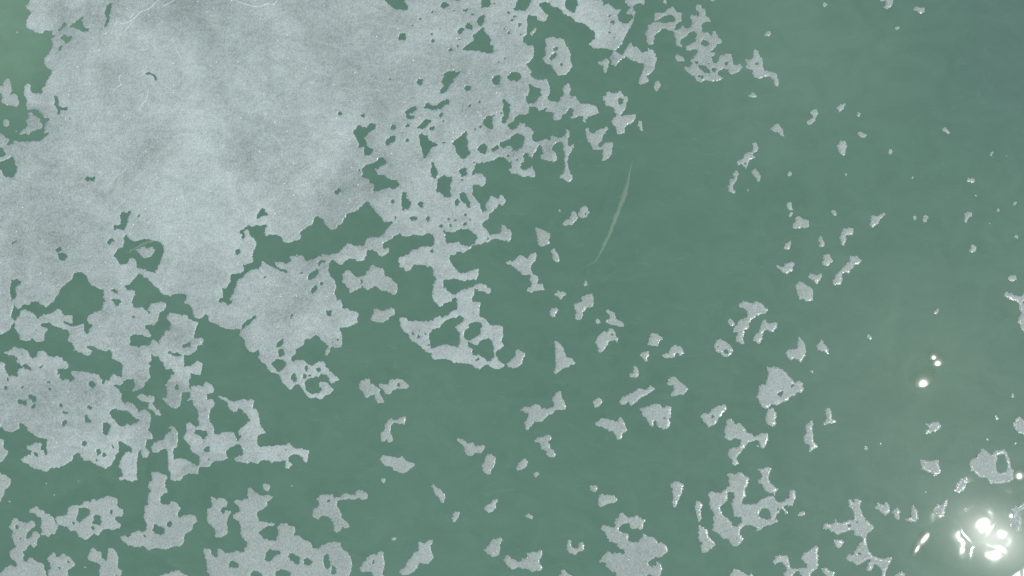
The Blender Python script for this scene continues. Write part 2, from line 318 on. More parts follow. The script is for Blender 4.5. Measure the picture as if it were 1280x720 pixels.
# ------------------------------------------------------------------ plan of the ice, surveyed in 6 px per photograph pixel
# T x y base: a tile of the plan; I / W: an outline of ice / open water in it; D: a speck
PLAN = '''
T 0 0 I
W -600 -600 300 -600 225 0 195 40 200 70 240 100 205 135 195 165 197 205 260 235 300 257 320 250 335 225 395 230 385 262 410 262 405 285 385 290 390 318 395 330 385 370 365 405 330 440 330 475 345 500 383 530 378 570 350 605 345 640 315 665 310 700 260 705 235 690 225 630 210 625 185 645 175 740 125 740 120 710 95 703 72 712 60 725 90 680 85 640 70 585 50 585 15 645 -10 650 -600 650
W -10 695 15 700 15 740 -10 740
W 435 225 440 245 460 220 495 190 495 168 475 165 460 195
W 505 207 560 165 595 145 605 122 632 120 615 145 625 185 640 208 665 215 667 232 625 240 585 222 555 205 530 203
W 440 285 485 262 500 270 537 270 525 305 500 327 480 310 465 295
W 440 350 462 340 462 378 448 378 437 362
W 815 25 845 28 835 65 820 110 815 155 800 195 778 213 782 185 800 150 795 125 783 85 800 45
W 1085 553 1105 535 1165 560 1185 590 1175 608 1155 590 1150 572 1110 560
D I 128 245 7
T 0 120 I
W -600 -20 175 -20 205 25 200 60 205 103 270 95 310 130 325 165 375 165 370 185 345 195 335 235 328 285 360 270 365 280 340 300 305 335 245 338 200 347 150 338 110 340 70 368 45 372 75 325 45 315 25 285 0 280 -600 280
I 10 -20 20 15 10 30 20 60 65 72 125 85 135 65 140 40 128 20 125 -20
I 20 200 25 178 50 170 72 195 70 215 50 230 30 222
I 112 258 120 252 130 265 120 278
I 205 118 240 130 260 150 300 170 298 190 318 210 315 235 265 255 225 272 210 297 185 285 135 293 145 272 195 245 205 215 200 190 215 165 222 148
W 395 -20 425 -20 440 40 445 78 470 88 495 72 510 95 490 112 455 100 440 137 428 130 425 90 400 65 412 40
W 512 160 522 155 525 172 518 175
W -10 385 15 388 35 420 40 450 0 460 -600 470 -600 385
W -20 505 55 475 95 457 107 465 108 505 128 530 130 560 110 600 90 615 45 608 20 580 15 555 -20 548
W 633 620 655 605 690 610 712 600 708 640 670 635 655 648
W 205 395 215 393 212 405
T 0 240 I
W 80 378 105 365 120 362 108 388 92 394
W 415 430 440 412 455 405 462 430 440 450 425 452
W 432 455 470 458 505 478 498 490 475 513 445 510 432 485
W 495 550 512 570 510 577
W 692 558 715 548 705 565
W 895 175 910 145 930 145 945 158 955 140 985 140 965 178 955 230 930 292 895 275 848 285 850 255 905 240 912 215
W 1030 180 1042 170 1048 185 1040 190
W 797 378 830 348 855 350 855 365 820 400
W 925 335 955 318 960 345 1005 372 1060 355 1120 355 1185 372 1225 405 1235 430 1215 490 1200 540 1160 612 1135 595 1080 580 1030 570 1025 540 1020 510 1000 498 965 500 950 540 900 545 880 510 852 480 875 430 890 415 920 415 930 375
I 1020 432 1050 425 1075 405 1100 418 1145 415 1165 435 1125 488 1075 497 1050 462
W 75 740 85 650 110 660 130 648 160 670 150 690 115 715 110 740
W 460 720 540 655 555 605 610 597 650 630 680 690 720 715 720 740 460 740
W 930 740 945 700 975 695 1030 620 1060 612 1075 640 1100 645 1150 690 1185 715 1185 740
T 0 360 W
I -600 -20 70 -20 80 75 90 105 100 130 100 155 87 180 85 225 110 245 100 268 85 275 80 305 15 345 0 345 -600 420
I 115 -20 120 30 115 75 90 85 90 105 125 157 140 160 165 130 220 125 230 105 290 105 320 130 340 145 385 110 405 100 415 75 440 45 455 -20
I 110 250 140 205 155 175 190 160 225 170 270 210 280 235 300 215 340 195 385 190 430 158 450 160 480 200 505 210 530 200 542 210 540 260 520 262 500 250 470 240 475 258 530 285 570 285 615 265 630 275 635 325 650 345 665 335 690 280 655 250 655 215 680 200 760 165 770 125 790 95 775 75 785 45 780 20 740 10 735 -20 940 -20 950 10 1010 25 1005 70 990 100 1000 140 1080 150 1105 175 1110 150 1130 115 1180 115 1220 100 1245 120 1230 170 1190 185 1185 245 1150 280 1095 275 1090 300 1135 355 1130 368 1085 360 1060 350 990 348 975 370 980 395 970 425 1000 435 1040 445 1075 430 1115 435 1150 385 1175 400 1195 430 1190 395 1225 355 1235 325 1300 300 1300 600 1240 612 1225 555 1200 540 1185 505 1155 515 1130 490 1125 495 1140 535 1120 560 1100 545 1105 555 1130 580 1115 620 1130 665 1110 700 1080 712 1055 740 1010 740 1005 680 930 690 915 740 780 740 790 692 820 690 852 640 880 660 905 668 918 640 918 580 905 560 840 528 845 490 825 465 800 475 770 470 700 440 650 430 655 450 690 470 670 505 640 500 605 485 555 470 555 430 505 385 525 355 510 315 470 310 440 290 400 285 370 262 330 258 305 270 310 295 350 300 358 315 340 340 330 395 285 412 265 400 250 370 225 395 150 392 145 350 110 300
I 20 480 60 470 110 437 140 450 185 455 225 495 225 515 245 525 275 510 285 480 315 462 340 475 355 500 385 512 460 515 470 545 495 545 515 580 500 605 450 605 432 605 432 640 450 650 440 670 465 690 500 680 520 690 530 710 550 690 565 680 530 635 535 622 640 628 740 650 765 690 765 740 -600 740 -600 540 -10 555 35 560 40 580 35 600 65 655 130 660 135 610 140 600 170 600 155 575 120 555 130 520 105 505 60 505
W 160 580 195 568 235 605 220 615 190 605
W 290 590 315 575 325 585 295 600
W 340 705 375 698 372 710 345 712
W 50 675 65 675 65 695 50 700
W 665 740 665 700 685 693 715 710 715 740
W 825 15 850 10 888 15 880 38 850 35
W 828 85 910 85 905 100 885 140 860 135 855 105
W 985 213 1000 205 1015 218 1000 226
W 262 315 270 308 278 315 270 320
W 1105 170 1120 175 1120 190 1108 192
W 1255 475 1290 475 1290 495 1262 490
I 1183 -20 1195 20 1225 45 1270 60 1300 60 1300 -20
I 1250 205 1265 190 1300 180 1300 275 1265 250 1250 230
I 1250 740 1255 700 1275 670 1300 650 1300 740
T 0 480 W
I -600 -20 845 -20 850 5 895 45 915 85 905 110 925 140 945 160 945 135 965 127 1000 155 1025 180 1035 215 1055 200 1090 193 1120 215 1133 270 1110 345 1145 375 1150 410 1100 420 1085 460 1120 505 1110 550 1075 555 1055 520 1055 490 1040 510 1030 545 1030 640 1025 670 1025 740 885 740 890 700 920 690 910 640 893 610 905 575 930 530 950 510 985 510 985 475 955 460 920 435 885 425 890 470 893 510 865 535 855 580 830 610 795 635 720 605 675 575 640 575 605 545 595 520 575 515 550 535 545 570 445 630 385 625 350 660 240 630 215 600 165 580 155 560 235 525 240 505 200 485 195 460 240 455 265 435 310 440 305 490 325 500 335 525 355 525 345 480 355 430 360 405 335 410 275 390 215 360 200 320 175 298 145 297 140 335 95 365 40 355 20 330 0 320 -600 330
W 820 215 840 190 870 185 910 198 945 190 975 222 1015 250 1045 270 1030 285 980 305 955 293 925 318 895 312 870 285 855 260 835 258 830 238
W 28 15 45 8 58 20 55 45 35 45
W 160 18 172 15 180 28 168 32
W 360 35 372 25 385 32 380 48 362 45
W 130 120 145 115 160 125 195 120 205 140 195 160 165 150 130 145
W 205 85 235 80 270 95 268 135 250 145 235 115 205 102
W 232 165 250 148 268 155 262 180 245 190 232 182
W 445 150 455 140 468 148 465 170 448 165
W 470 205 478 197 490 208 508 210 500 225 478 220
W 462 280 495 270 505 290 485 305 468 320 462 300
W 665 -20 718 -20 715 20 690 28 672 15
W 635 70 648 66 648 78 638 80
W 652 165 665 160 695 175 692 195 665 185
W 632 235 648 222 660 250 688 275 680 287 640 288 632 265
W 768 295 790 282 825 300 820 340 805 375 785 390 768 365
W 838 285 855 288 848 302
W 615 430 635 420 650 440 640 462 620 462
W 835 445 845 445 858 475 848 482
W 725 485 748 485 760 515 740 535 725 520
W 768 520 785 512 798 530 785 545 770 535
W 722 560 738 565 732 580 720 575
W 250 515 270 505 290 530 285 548 262 535
I 870 -20 915 -20 905 12 885 10
I 1015 -20 1085 -20 1080 20 1050 40 1010 55 998 45 1015 20
I 1025 95 1060 68 1110 90 1145 82 1162 110 1145 145 1165 165 1175 190 1200 205 1205 240 1170 235 1145 200 1115 180 1110 150 1125 135 1070 130 1050 115
I 1230 -20 1300 -20 1300 175 1270 165 1215 110 1255 90 1250 50
I 1260 325 1300 310 1300 345
I 1128 465 1165 435 1215 420 1265 360 1300 350 1300 665 1270 655 1255 580 1260 545 1250 490 1215 490 1180 515 1145 510
I 1138 655 1190 660 1250 690 1260 740 1135 740
I -600 400 20 410 32 430 25 460 40 490 65 505 40 555 0 590 -600 600
I -600 660 0 670 40 680 80 715 80 740 -600 740
T 0 600 W
I -600 -20 80 -20 70 45 35 75 30 105 8 158 -20 170 -600 170
I 220 225 245 212 275 195 292 205 290 222 325 225 335 250 375 258 405 285 415 315 437 345 430 368 408 405 375 405 365 425 335 412 305 415 318 385 302 350 310 320 300 275 255 255 230 245
I 105 285 125 290 160 318 185 322 235 305 262 315 268 340 215 380 200 410 195 440 215 440 240 420 250 390 275 380 300 410 295 430 280 445 275 490 255 508 230 485 205 505 190 530 165 528 180 560 175 600 205 612 215 585 235 585 300 625 330 625 335 660 350 720 360 900 -100 900 -20 720 0 700 40 655 85 635 120 655 130 640 120 610 80 585 75 535 115 505 110 470 85 430 95 380 68 350 85 325
W 115 340 128 330 145 350 130 368 118 362
W 143 435 155 428 162 440 152 450
I 412 285 425 270 490 265 510 230 515 200 535 192 590 192 605 180 655 152 675 165 700 135 722 155 750 135 815 118 875 135 883 165 875 190 915 215 925 250 915 270 860 272 860 300 885 318 905 325 900 360 860 370 805 365 765 380 745 410 725 415 700 400 680 430 650 450 590 420 570 382 535 382 490 350 440 340
W 590 210 655 210 680 235 668 262 640 280 610 300 598 328 575 315 572 280 585 255
W 700 275 720 260 755 270 758 310 745 340 700 330
W 822 222 840 215 852 240 835 258 822 245
W 535 315 550 305 565 318 550 332
W 680 350 700 345 710 370 695 382
I 360 590 395 545 415 555 415 580 450 575 470 545 500 570 535 588 562 620 555 650 520 665 505 690 510 720 510 800 365 800 365 680 382 645 370 610
W 500 608 510 600 520 615 508 625
W 430 655 442 648 455 660 440 675
I 685 510 705 505 725 530 755 545 760 580 780 590 790 610 805 580 815 510 845 510 875 540 888 580 885 630 880 660 912 675 905 720 900 800 740 800 745 680 750 640 735 625 665 595 655 570 680 540
W 860 712 875 710 880 720 870 735 860 720
I 1150 -20 1235 -20 1238 45 1255 90 1205 125 1200 150 1215 180 1255 185 1300 170 1300 510 1215 522 1175 505 1130 525 1110 530 1080 490 1010 505 970 490 915 450 905 428 930 420 965 430 985 400 1020 385 1075 385 1100 365 1095 320 1080 280 1085 200 1110 175 1115 110 1130 85 1115 55 1108 20 1135 5
W 1145 350 1165 328 1195 350 1235 360 1235 385 1205 412 1160 400 1145 380
W 1245 340 1270 310 1300 310 1300 355 1270 358
W 1078 418 1088 410 1095 425 1085 435
I 1195 720 1245 700 1300 685 1300 800 1190 800
I 955 -20 1010 -20 1005 0 985 10
D I 350 28 7
D I 405 108 7
D I 70 163 7
D I 588 4 7
D I 638 654 7
T 213 0 I
T 213 120 I
W 1255 130 1265 115 1300 112 1300 148 1262 145
W 1225 720 1235 705 1260 688 1300 700 1300 740 1225 740
T 213 240 I
W 1225 -20 1285 -20 1275 0 1260 15 1230 12
W 648 205 652 165 670 140 690 122 710 140 735 155 730 175 690 180
W 560 110 575 115 565 122
W 485 440 510 425 527 445 515 465 490 462
W 515 300 525 285 570 262 580 245 610 258 660 245 700 250 715 238 725 245 705 290 708 330 740 322 790 320 830 340 845 365 870 382 915 375 975 350 980 325 975 295 1025 265 1060 250 1075 200 1100 180 1145 205 1170 265 1210 285 1245 270 1260 245 1300 235 1300 445 1230 462 1190 470 1140 465 1090 495 1030 515 1005 500 1000 480 955 468 925 482 890 485 905 520 880 530 850 532 815 520 785 525 795 555 815 575 860 580 880 600 865 605 825 590 790 575 750 555 690 512 670 570 610 580 580 600 540 640 505 655 495 690 475 740 415 740 430 690 450 665 448 630 465 615 520 605 550 590 555 570 540 550 550 540 575 548 615 530 620 505 610 485 625 440 645 385 640 370 620 345 595 325 588 310 582 280 560 285 545 300 565 340 540 348 530 335 540 315 520 308
W 695 638 705 628 712 638 705 650
W 970 605 985 595 992 605 980 615
W 1030 655 1035 622 1080 590 1105 575 1108 610 1085 640 1050 660
W 1105 545 1120 515 1165 512 1160 525 1130 535 1115 558
W 1115 685 1130 675 1145 685 1132 698
W 1185 590 1195 530 1215 505 1250 530 1300 555 1300 740 1245 740 1240 680 1225 650 1195 620
W 1065 740 1070 710 1090 698 1105 715 1105 740
T 213 360 W
I -20 -20 -20 65 15 50 45 40 75 48 110 42 125 60 120 80 95 108 135 120 165 155 165 195 190 225 215 235 250 215 265 200 285 210 285 240 315 265 350 268 375 290 430 308 480 310 520 310 515 345 550 385 565 405 565 435 595 485 630 480 665 460 668 490 660 520 685 555 715 575 725 610 760 637 785 630 810 640 840 700 855 740 1000 740 1010 700 1045 675 1085 665 1115 665 1130 645 1165 650 1190 680 1190 705 1225 715 1250 700 1272 690 1270 680 1215 640 1165 590 1165 565 1145 550 1120 545 1065 580 1040 575 990 540 940 540 910 548 905 530 915 510 940 500 938 465 955 450 1000 425 1010 390 1050 380 1095 345 1125 385 1165 420 1185 435 1165 475 1158 500 1175 508 1190 490 1200 440 1240 452 1300 440 1300 90 1245 85 1235 45 1235 -20
W 525 312 540 280 570 240 605 230 620 208 640 205 640 220 605 255 595 275 560 285 530 314
W 375 -20 385 10 390 45 390 70 358 90 360 105 410 105 425 132 460 115 462 98 440 90 460 55 475 40 480 -20
W 1060 -20 1105 -20 1105 10 1068 42 1060 30
W 895 230 905 200 925 200 910 222
W 1165 172 1210 168 1205 215 1190 212 1168 190
W 1265 300 1300 295 1300 330 1275 330
W 1268 365 1300 362 1300 375 1272 375
W 1205 402 1215 398 1218 410 1208 412
W 1245 385 1258 375 1262 395 1248 398
W 790 435 800 405 840 383 845 400 835 430 800 447
W 765 442 778 440 772 450
W 812 465 830 452 850 460 855 490 845 510 820 512 810 490
W 758 565 790 535 850 535 868 565 845 605 820 628 790 615
W 893 665 930 637 950 680 948 705 925 705
W 960 650 970 645 970 660
W 990 650 1010 640 1025 660 1005 688 988 675
W 1000 600 1020 580 1030 605 1020 630 1000 615
W 1035 650 1050 645 1055 655 1040 665
W 1088 605 1105 590 1130 610 1115 630 1090 620
I 1110 740 1115 700 1185 712 1190 740
I -20 190 20 180 60 200 125 200 140 235 190 245 208 265 185 320 178 350 175 378 205 375 230 368 252 390 240 430 210 428 195 435 198 465 150 500 105 500 100 520 100 580 115 590 150 580 185 560 205 545 238 565 235 610 225 655 190 645 150 640 155 660 135 690 135 740 -20 740
W 85 440 95 425 145 405 150 440 100 447
W -20 485 20 490 55 485 80 490 75 510 30 512 5 498
W -20 600 0 598 35 635 20 655 -20 655
I 245 740 260 705 280 700 300 720 300 740
T 213 480 W
I -20 -20 130 -20 145 35 140 55 80 68 85 95 75 165 45 185 0 178 -20 170
W 30 20 45 0 65 10 60 40 40 45
I 250 -20 300 -20 330 40 315 65 275 78 270 120 300 110 320 120 335 160 300 185 285 260 328 330 325 372 345 378 400 365 475 355 490 400 508 435 515 445 490 460 450 475 420 500 420 530 435 552 400 575 350 575 310 590 295 620 245 620 210 628 205 610 215 600 215 560 205 530 165 515 150 490 145 455 105 420 100 400 118 350 118 305 140 288 165 298 185 325 215 300 205 260 210 230 195 180 175 165 165 125 125 125 150 100 150 70 140 40 165 15 205 8 240 20 250 10
W 185 345 220 340 245 350 272 345 278 385 245 415 230 395 195 375 180 360
W 245 495 270 465 290 460 285 510 262 508
W 278 562 290 555 302 565 290 572
I 352 95 370 90 405 98 440 118 485 130 540 112 575 122 610 110 630 130 620 180 660 210 668 270 680 320 715 360 712 372 685 372 650 405 655 450 690 475 730 462 780 465 810 455 860 455 885 435 910 460 940 488 985 480 1040 500 1030 555 1020 588 995 585 985 545 940 528 900 530 885 548 890 580 920 600 880 635 862 625 865 580 840 575 800 580 760 588 725 570 690 575 650 595 610 585 580 600 530 585 485 578 478 560 505 545 545 530 545 490 530 460 505 448 510 425 530 395 510 370 505 350 545 320 580 290 600 275 580 240 545 200 510 180 495 205 475 215 440 185 430 145 410 125 370 110
W 855 490 868 485 872 498 860 500
W 640 345 655 342 650 350
I -20 310 20 315 50 350 55 460 20 500 25 540 20 560 85 555 120 570 165 590 205 615 210 640 205 680 165 672 140 665 120 685 90 685 80 740 -20 740
I 850 -20 870 20 895 45 920 25 935 0 965 0 1000 50 1025 90 1050 105 1080 100 1115 115 1145 105 1165 80 1195 80 1215 60 1225 35 1190 15 1190 -20 1115 -20 1120 20 1145 45 1110 70 1060 75 1020 45 1000 -20
I 1215 -20 1235 -20 1230 8
W 1125 95 1135 92 1130 105
T 213 600 W
I -20 155 15 155 50 175 82 210 60 235 50 265 70 280 110 262 165 258 190 270 197 305 165 345 165 375 130 395 100 430 98 465 78 500 40 495 0 510 -20 510
W -20 310 5 315 5 345 -20 350
I 20 -20 65 -20 60 0 35 12
I 300 130 320 130 345 145 365 130 415 145 432 175 420 200 385 205 378 235 395 255 410 228 460 228 440 260 428 300 425 345 432 390 415 415 380 432 340 430 332 365 300 340 275 310 275 270 278 215 310 205 312 180
I 690 35 715 25 750 45 740 75 722 88 705 70
I 580 65 600 55 625 75 640 95 690 120 730 108 772 125 740 155 725 160 722 195 695 220 660 232 648 260 660 305 720 318 785 325 785 340 740 345 700 365 660 395 675 420 740 452 790 450 800 430 808 390 808 350 830 322 880 325 900 345 935 350 938 380 930 410 985 425 1000 445 1050 465 1075 510 1110 510 1130 485 1180 470 1225 460 1300 480 1300 800 300 800 295 715 270 660 270 620 255 575 243 535 255 508 300 520 310 545 330 580 350 580 355 515 390 520 405 545 455 545 490 530 550 545 555 515 580 470 540 430 522 400 530 365 520 305 475 290 468 262 505 240 520 230 510 195 475 170 485 152 540 145 580 135
W 440 615 460 600 480 615 512 630 510 650 460 655 440 645
W 705 600 720 545 742 515 770 528 815 532 822 555 780 570 745 610 720 608
W 885 580 890 545 910 545 965 575 965 620 945 632 905 605
W 998 605 1030 580 1068 605 1055 625 1035 642 1005 635
W 1148 640 1150 570 1170 552 1185 560 1185 590 1205 620 1190 668 1160 655
W 1205 690 1215 635 1240 660 1238 690 1220 708
W 595 740 600 705 625 682 660 690 690 705 690 740
W 780 740 785 700 825 665 865 675 900 690 900 740
I 1098 140 1125 110 1215 103 1225 130 1300 120 1300 145 1250 155 1250 190 1275 235 1300 250 1300 370 1240 395 1225 380 1220 310 1195 280 1145 265 1120 275 1105 300 1062 270 1070 215 1105 210 1112 165
W 1175 160 1195 150 1200 160 1180 172
I -20 690 70 678 75 692 125 720 130 800 -20 800
D I 915 42 8
T 426 0 I
W 320 -100 470 -100 475 -20 475 5 490 25 500 45 498 75 440 75 400 65 365 40 335 12
W 750 40 770 8 785 15 810 30 800 48 775 65 755 58
W 855 -20 885 -20 880 5 865 5
W 1050 60 1048 30 1060 0 1065 -60 1120 -60 1122 0 1128 30 1110 55 1075 60
W 1140 25 1150 15 1160 28 1145 38
W 838 80 852 72 865 78 850 85
W 895 78 925 75 940 62 958 72 940 88 920 82
W 968 95 985 102 995 112 980 115
W 1242 90 1255 80 1270 95 1262 105
W 1015 155 1035 130 1075 110 1080 125 1072 165 1055 195 1035 195 1025 180
W 930 185 945 165 985 180 988 205 980 230 930 210
W 877 240 890 210 910 203 925 210 920 235 890 262
D W 885 293 8
D W 875 342 9
W 805 372 820 358 835 375 825 382 810 385
W 915 365 930 350 985 315 998 300 985 270 1040 225 1055 205 1075 208 1080 240 1115 270 1128 300 1120 325 1145 350 1143 390 1105 402 1060 390 1045 382 975 382 930 380
W 430 290 440 255 490 248 488 298 440 302
W 675 300 688 288 702 305 690 325 678 315
W 583 140 595 132 605 142 590 150
D W 685 93 6
D W 530 188 7
D W 748 212 7
D W 682 255 6
D W 365 595 7
D W 1225 437 6
D W 1180 463 6
D W 1225 215 6
D W 1258 248 9
W 572 620 578 590 595 595 610 590 618 615 605 635 580 635
W 755 610 770 590 770 560 785 540 835 532 875 540 900 530 898 548 875 570 845 590 840 620 805 650 795 685 765 703 742 695 755 660 775 645
W 920 655 940 640 970 645 968 675 945 687
W 1130 605 1150 568 1190 562 1198 605 1185 635 1150 638
W 1245 580 1270 550 1300 540 1300 605 1260 605
W 1265 145 1300 130 1300 165 1270 160
T 426 120 I
W -20 120 5 125 12 138 -5 150 -20 150
W 150 145 170 128 180 145 165 160
W 90 280 105 245 128 215 140 222 160 232 190 235 215 215 240 205 260 215 255 245 215 270 195 300 170 320 195 350 195 370 215 380 240 405 225 435 200 447 175 445 170 410 180 385 155 385 128 390 138 350 115 318
W 370 235 385 210 410 212 410 245 380 258
W 330 345 345 320 395 290 410 305 402 345 370 358 345 370
W 482 218 500 205 522 218 505 235 485 232
W 482 335 498 318 515 328 508 345 490 345
W 482 125 500 100 545 80 565 72 562 105 530 125 510 140 520 150 552 155 545 168 510 178 485 155 495 140
W 618 80 635 58 665 55 690 72 720 65 750 40 790 20 820 40 810 62 775 70 750 98 710 105 660 95 625 98
W 738 150 750 118 762 125 758 150 745 158
D W 765 190 9
W 568 235 600 218 630 172 665 175 680 190 650 218 640 235 605 250
W 660 245 690 220 705 228 700 248 675 258
W 578 300 600 278 630 292 655 295 662 330 720 355 718 372 680 390 655 430 630 465 612 458 618 420 595 370 595 330
W 755 350 780 335 778 350 765 360
W 830 345 890 310 920 275 940 258 948 275 940 310 955 350 955 395 970 415 960 445 920 475 890 455 865 420 860 390
W 948 75 960 58 978 72 960 92
D W 1038 42 6
D W 1005 248 7
D W 1047 230 9
D W 1145 147 7
D W 1200 132 9
W 1065 195 1090 155 1115 142 1138 155 1132 195 1140 220 1130 250 1095 235 1068 215
W 1205 40 1215 20 1235 30 1255 50 1272 65 1270 110 1255 155 1240 195 1220 210 1203 185 1210 160 1220 145 1210 110 1225 65 1210 52
W 1250 225 1270 200 1300 200 1300 255 1265 248
W 1022 402 1050 365 1075 352 1095 380 1090 415 1070 435 1045 425
W 1128 405 1150 380 1180 362 1188 385 1155 410 1135 418
W 1192 355 1225 340 1300 310 1300 375 1250 370 1220 395 1195 375
D W 1258 448 10
W 668 575 680 540 680 498 690 490 705 520 732 570 715 600 700 620 680 600
W 885 560 900 540 935 540 950 580 935 600 905 605
D W 910 630 7
W 155 600 165 580 158 545 190 510 235 515 275 480 295 458 330 465 342 490 325 515 275 545 245 545 275 590 320 590 370 625 420 630 438 660 430 690 395 698 370 685 330 690 280 715 235 712 250 690 240 665 210 650 215 620 180 615
D W 135 555 8
W 720 740 715 700 725 680 720 630 770 585 800 610 835 605 838 630 822 660 825 700 815 740
W 980 590 1000 545 1015 505 1060 498 1130 490 1180 458 1225 460 1260 490 1300 495 1300 740 995 740 985 680 1000 660 1070 680 1090 650 1085 610 1060 585 1010 580 985 600
I 1255 545 1300 540 1300 575 1270 565
D W 1000 497 7
T 426 240 I
W 750 -20 815 -20 825 30 810 42 775 35 755 15
W 455 15 470 0 490 0 495 20 488 45 520 70 528 95 505 130 465 135 455 105 455 70 458 40
W 370 60 385 50 405 70 390 88 372 75
W 572 95 595 68 618 80 612 115 595 118
W 850 70 870 50 893 70 885 95 855 100
W 890 20 905 0 935 5 950 35 955 60 975 80 968 120 945 122 938 90 900 65
W 398 190 410 178 420 195 408 205
W 510 200 530 185 570 183 568 205 525 222
W 632 200 650 178 662 190 658 222 640 212
W 793 200 805 190 818 205 805 212
D W 855 207 9
D W 820 247 11
D W 750 258 12
D W 932 172 9
D W 930 240 12
D W 968 212 8
W 985 -20 985 5 1000 40 1045 90 1055 145 1068 155 1085 140 1090 90 1125 30 1140 38 1180 48 1200 18 1215 30 1240 65 1215 102 1185 85 1175 110 1115 165 1112 195 1080 215 1058 240 1065 262 1100 285 1115 318 1150 315 1195 297 1205 250 1220 250 1260 280 1300 285 1300 -20
I 1068 158 1085 140 1090 90 1125 30 1140 38 1180 48 1200 18 1215 30 1240 65 1215 102 1185 85 1175 110 1115 165 1080 170
W 1300 355 1275 355 1260 372 1225 365 1190 350 1140 350 1110 370 1080 380 1040 395 1000 395 985 405 960 430 925 455 870 445 855 470 820 475 815 500 825 530 870 580 890 608 935 605 1005 580 1035 578 1035 630 1020 655 975 655 915 668 885 655 820 655 770 660 765 690 770 740 1300 740
I 890 605 935 605 1005 580 1035 578 1035 630 1020 655 975 655 915 668 870 650
I 1240 525 1255 515 1300 520 1300 545 1255 545
I 970 740 975 720 1015 690 1045 685 1085 692 1095 725 1095 740
W 785 310 765 300 775 282 800 300 835 305 875 290 905 275 960 282 985 300 1015 320 1020 345 1000 385 960 405 905 398 885 375 850 375 800 390 785 360 780 335 795 320
W 318 390 318 380 370 355 410 325 435 312 470 330 495 340 540 325 605 325 640 308 660 305 690 325 700 345 695 395 680 410 630 408 600 412 560 432 525 435 510 470 440 490 435 520 440 560 475 568 490 598 520 580 550 545 630 545 650 560 685 560 692 590 690 630 720 655 690 690 685 740 420 740 420 690 390 670 375 640 330 625 315 575 275 560 240 545 215 575 180 620 130 642 100 630 65 590 45 578 8 620 15 650 5 670 40 700 55 740 -20 740 -20 560 0 545 60 500 110 505 150 525 180 510 175 495 190 465 195 438 225 432 270 450 280 475 310 485 355 460 372 435 355 420 320 425
W -20 240 15 240 15 215 40 190 35 165 55 158 100 148 125 135 170 90 185 70 205 75 240 115 265 150 300 180 325 218 345 230 385 215 385 240 350 270 330 305 290 340 230 340 190 360 178 398 120 408 70 388 40 390 15 430 -20 445
W 145 660 155 652 163 685 148 690
W 665 450 680 420 690 440 688 460
D W 1100 348 8
W 150 740 150 720 160 700 175 712 178 740
W 230 740 240 712 280 712 285 740
T 426 360 W
I 65 -20 140 -20 120 15 65 40 60 20
I 175 -20 230 -20 215 8 195 12
I 285 -20 420 -20 425 5 415 45 398 57 375 40 365 30 310 20 285 0
I -20 90 10 105 12 150 50 155 95 172 125 178 132 200 122 235 135 258 105 268 80 280 40 298 0 298 -20 300
I -20 340 5 345 5 430 -20 445
I 240 190 245 165 280 155 310 170 330 165 370 148 398 155 403 195 380 210 350 240 305 262 270 252 222 238
I 435 225 485 220 505 248 570 250 640 250 665 252 735 210 760 220 800 205 820 180 870 165 875 120 860 70 835 80 825 100 795 105 770 125 755 145 730 135 700 100 685 75 690 40 680 -20 780 -20 800 25 855 50 905 15 955 5 990 -20 1000 0 1000 60 985 75 985 105 1055 108 1040 140 1035 200 1045 220 1080 230 1120 275 1170 275 1215 290 1210 330 1220 360 1200 395 1222 420 1215 440 1170 480 1160 505 1185 545 1230 580 1185 610 1150 605 1105 578 1085 575 1040 610 1000 590 985 570 930 565 880 560 845 560 815 535 780 528 690 535 685 500 670 488 640 480 610 450 600 430 560 415 520 390 510 340 470 325 445 285
W 665 350 690 310 735 305 755 270 800 235 900 208 925 230 905 260 860 285 865 305 890 330 890 390 880 450 840 435 790 420 740 430 680 455 670 440 665 420 670 400 660 380
W 920 345 935 310 960 295 960 270 1010 255 1050 260 1065 285 1050 310 1045 345 1000 375 945 398 925 370
W 950 400 980 405 1005 430 1030 428 1050 395 1080 385 1110 372 1135 400 1145 465 1150 510 1125 545 1095 545 1060 515 1030 505 990 505 980 480 985 460 955 440
W 1000 535 1030 525 1040 535 1015 550
D W 542 342 11
D W 580 362 12
D W 635 345 9
D W 655 425 7
D W 590 310 7
I 1240 570 1265 545 1300 535 1300 600 1265 595
I 1005 -20 1120 -20 1128 25 1115 42 1070 25 1045 25 1010 5
I 140 740 145 695 205 675 218 690 225 740
I 285 740 300 712 320 740
I 355 740 360 695 385 683 440 682 480 700 505 720 515 740
D W 433 716 8
T 426 480 W
I 135 -20 230 -20 250 15 275 25 300 40 285 60 300 90 328 130 315 145 275 145 262 125 250 80 220 85 195 105 180 95 165 55 140 45
I 290 -20 500 -20 512 15 490 40 425 40 385 48 370 75 335 75 310 35 290 25
W 420 10 435 0 445 12 435 22
W 335 -10 355 -10 350 6 340 6
I 355 265 372 257 410 270 435 250 465 240 492 240 490 260 478 285 475 303 440 295 400 290 380 305 370 340 378 385 392 410 385 435 355 435 345 410 325 435 300 422 300 375 320 350 330 310
I 295 565 315 532 345 540 390 545 420 552 460 542 485 560 490 580 540 588 555 605 545 628 515 635 490 668 440 665 400 645 385 620 320 610
I 868 410 880 402 920 415 945 440 990 438 1010 462 1070 460 1085 475 1070 500 1045 518 1000 515 990 540 940 538 928 510 925 470 885 445
I 1060 615 1075 570 1095 535 1125 520 1145 535 1165 555 1160 600 1140 630 1125 675 1100 680 1070 655
I 300 740 302 705 330 705 335 740
T 426 600 W
I 300 -20 335 -20 335 15 320 25 305 10
I -20 120 10 108 40 97 70 115 105 105 130 72 165 78 195 100 205 130 190 150 155 150 135 130 90 148 60 140 0 152 -20 152
I -20 240 5 245 10 285 50 325 72 345 60 358 10 355 0 370 -20 380
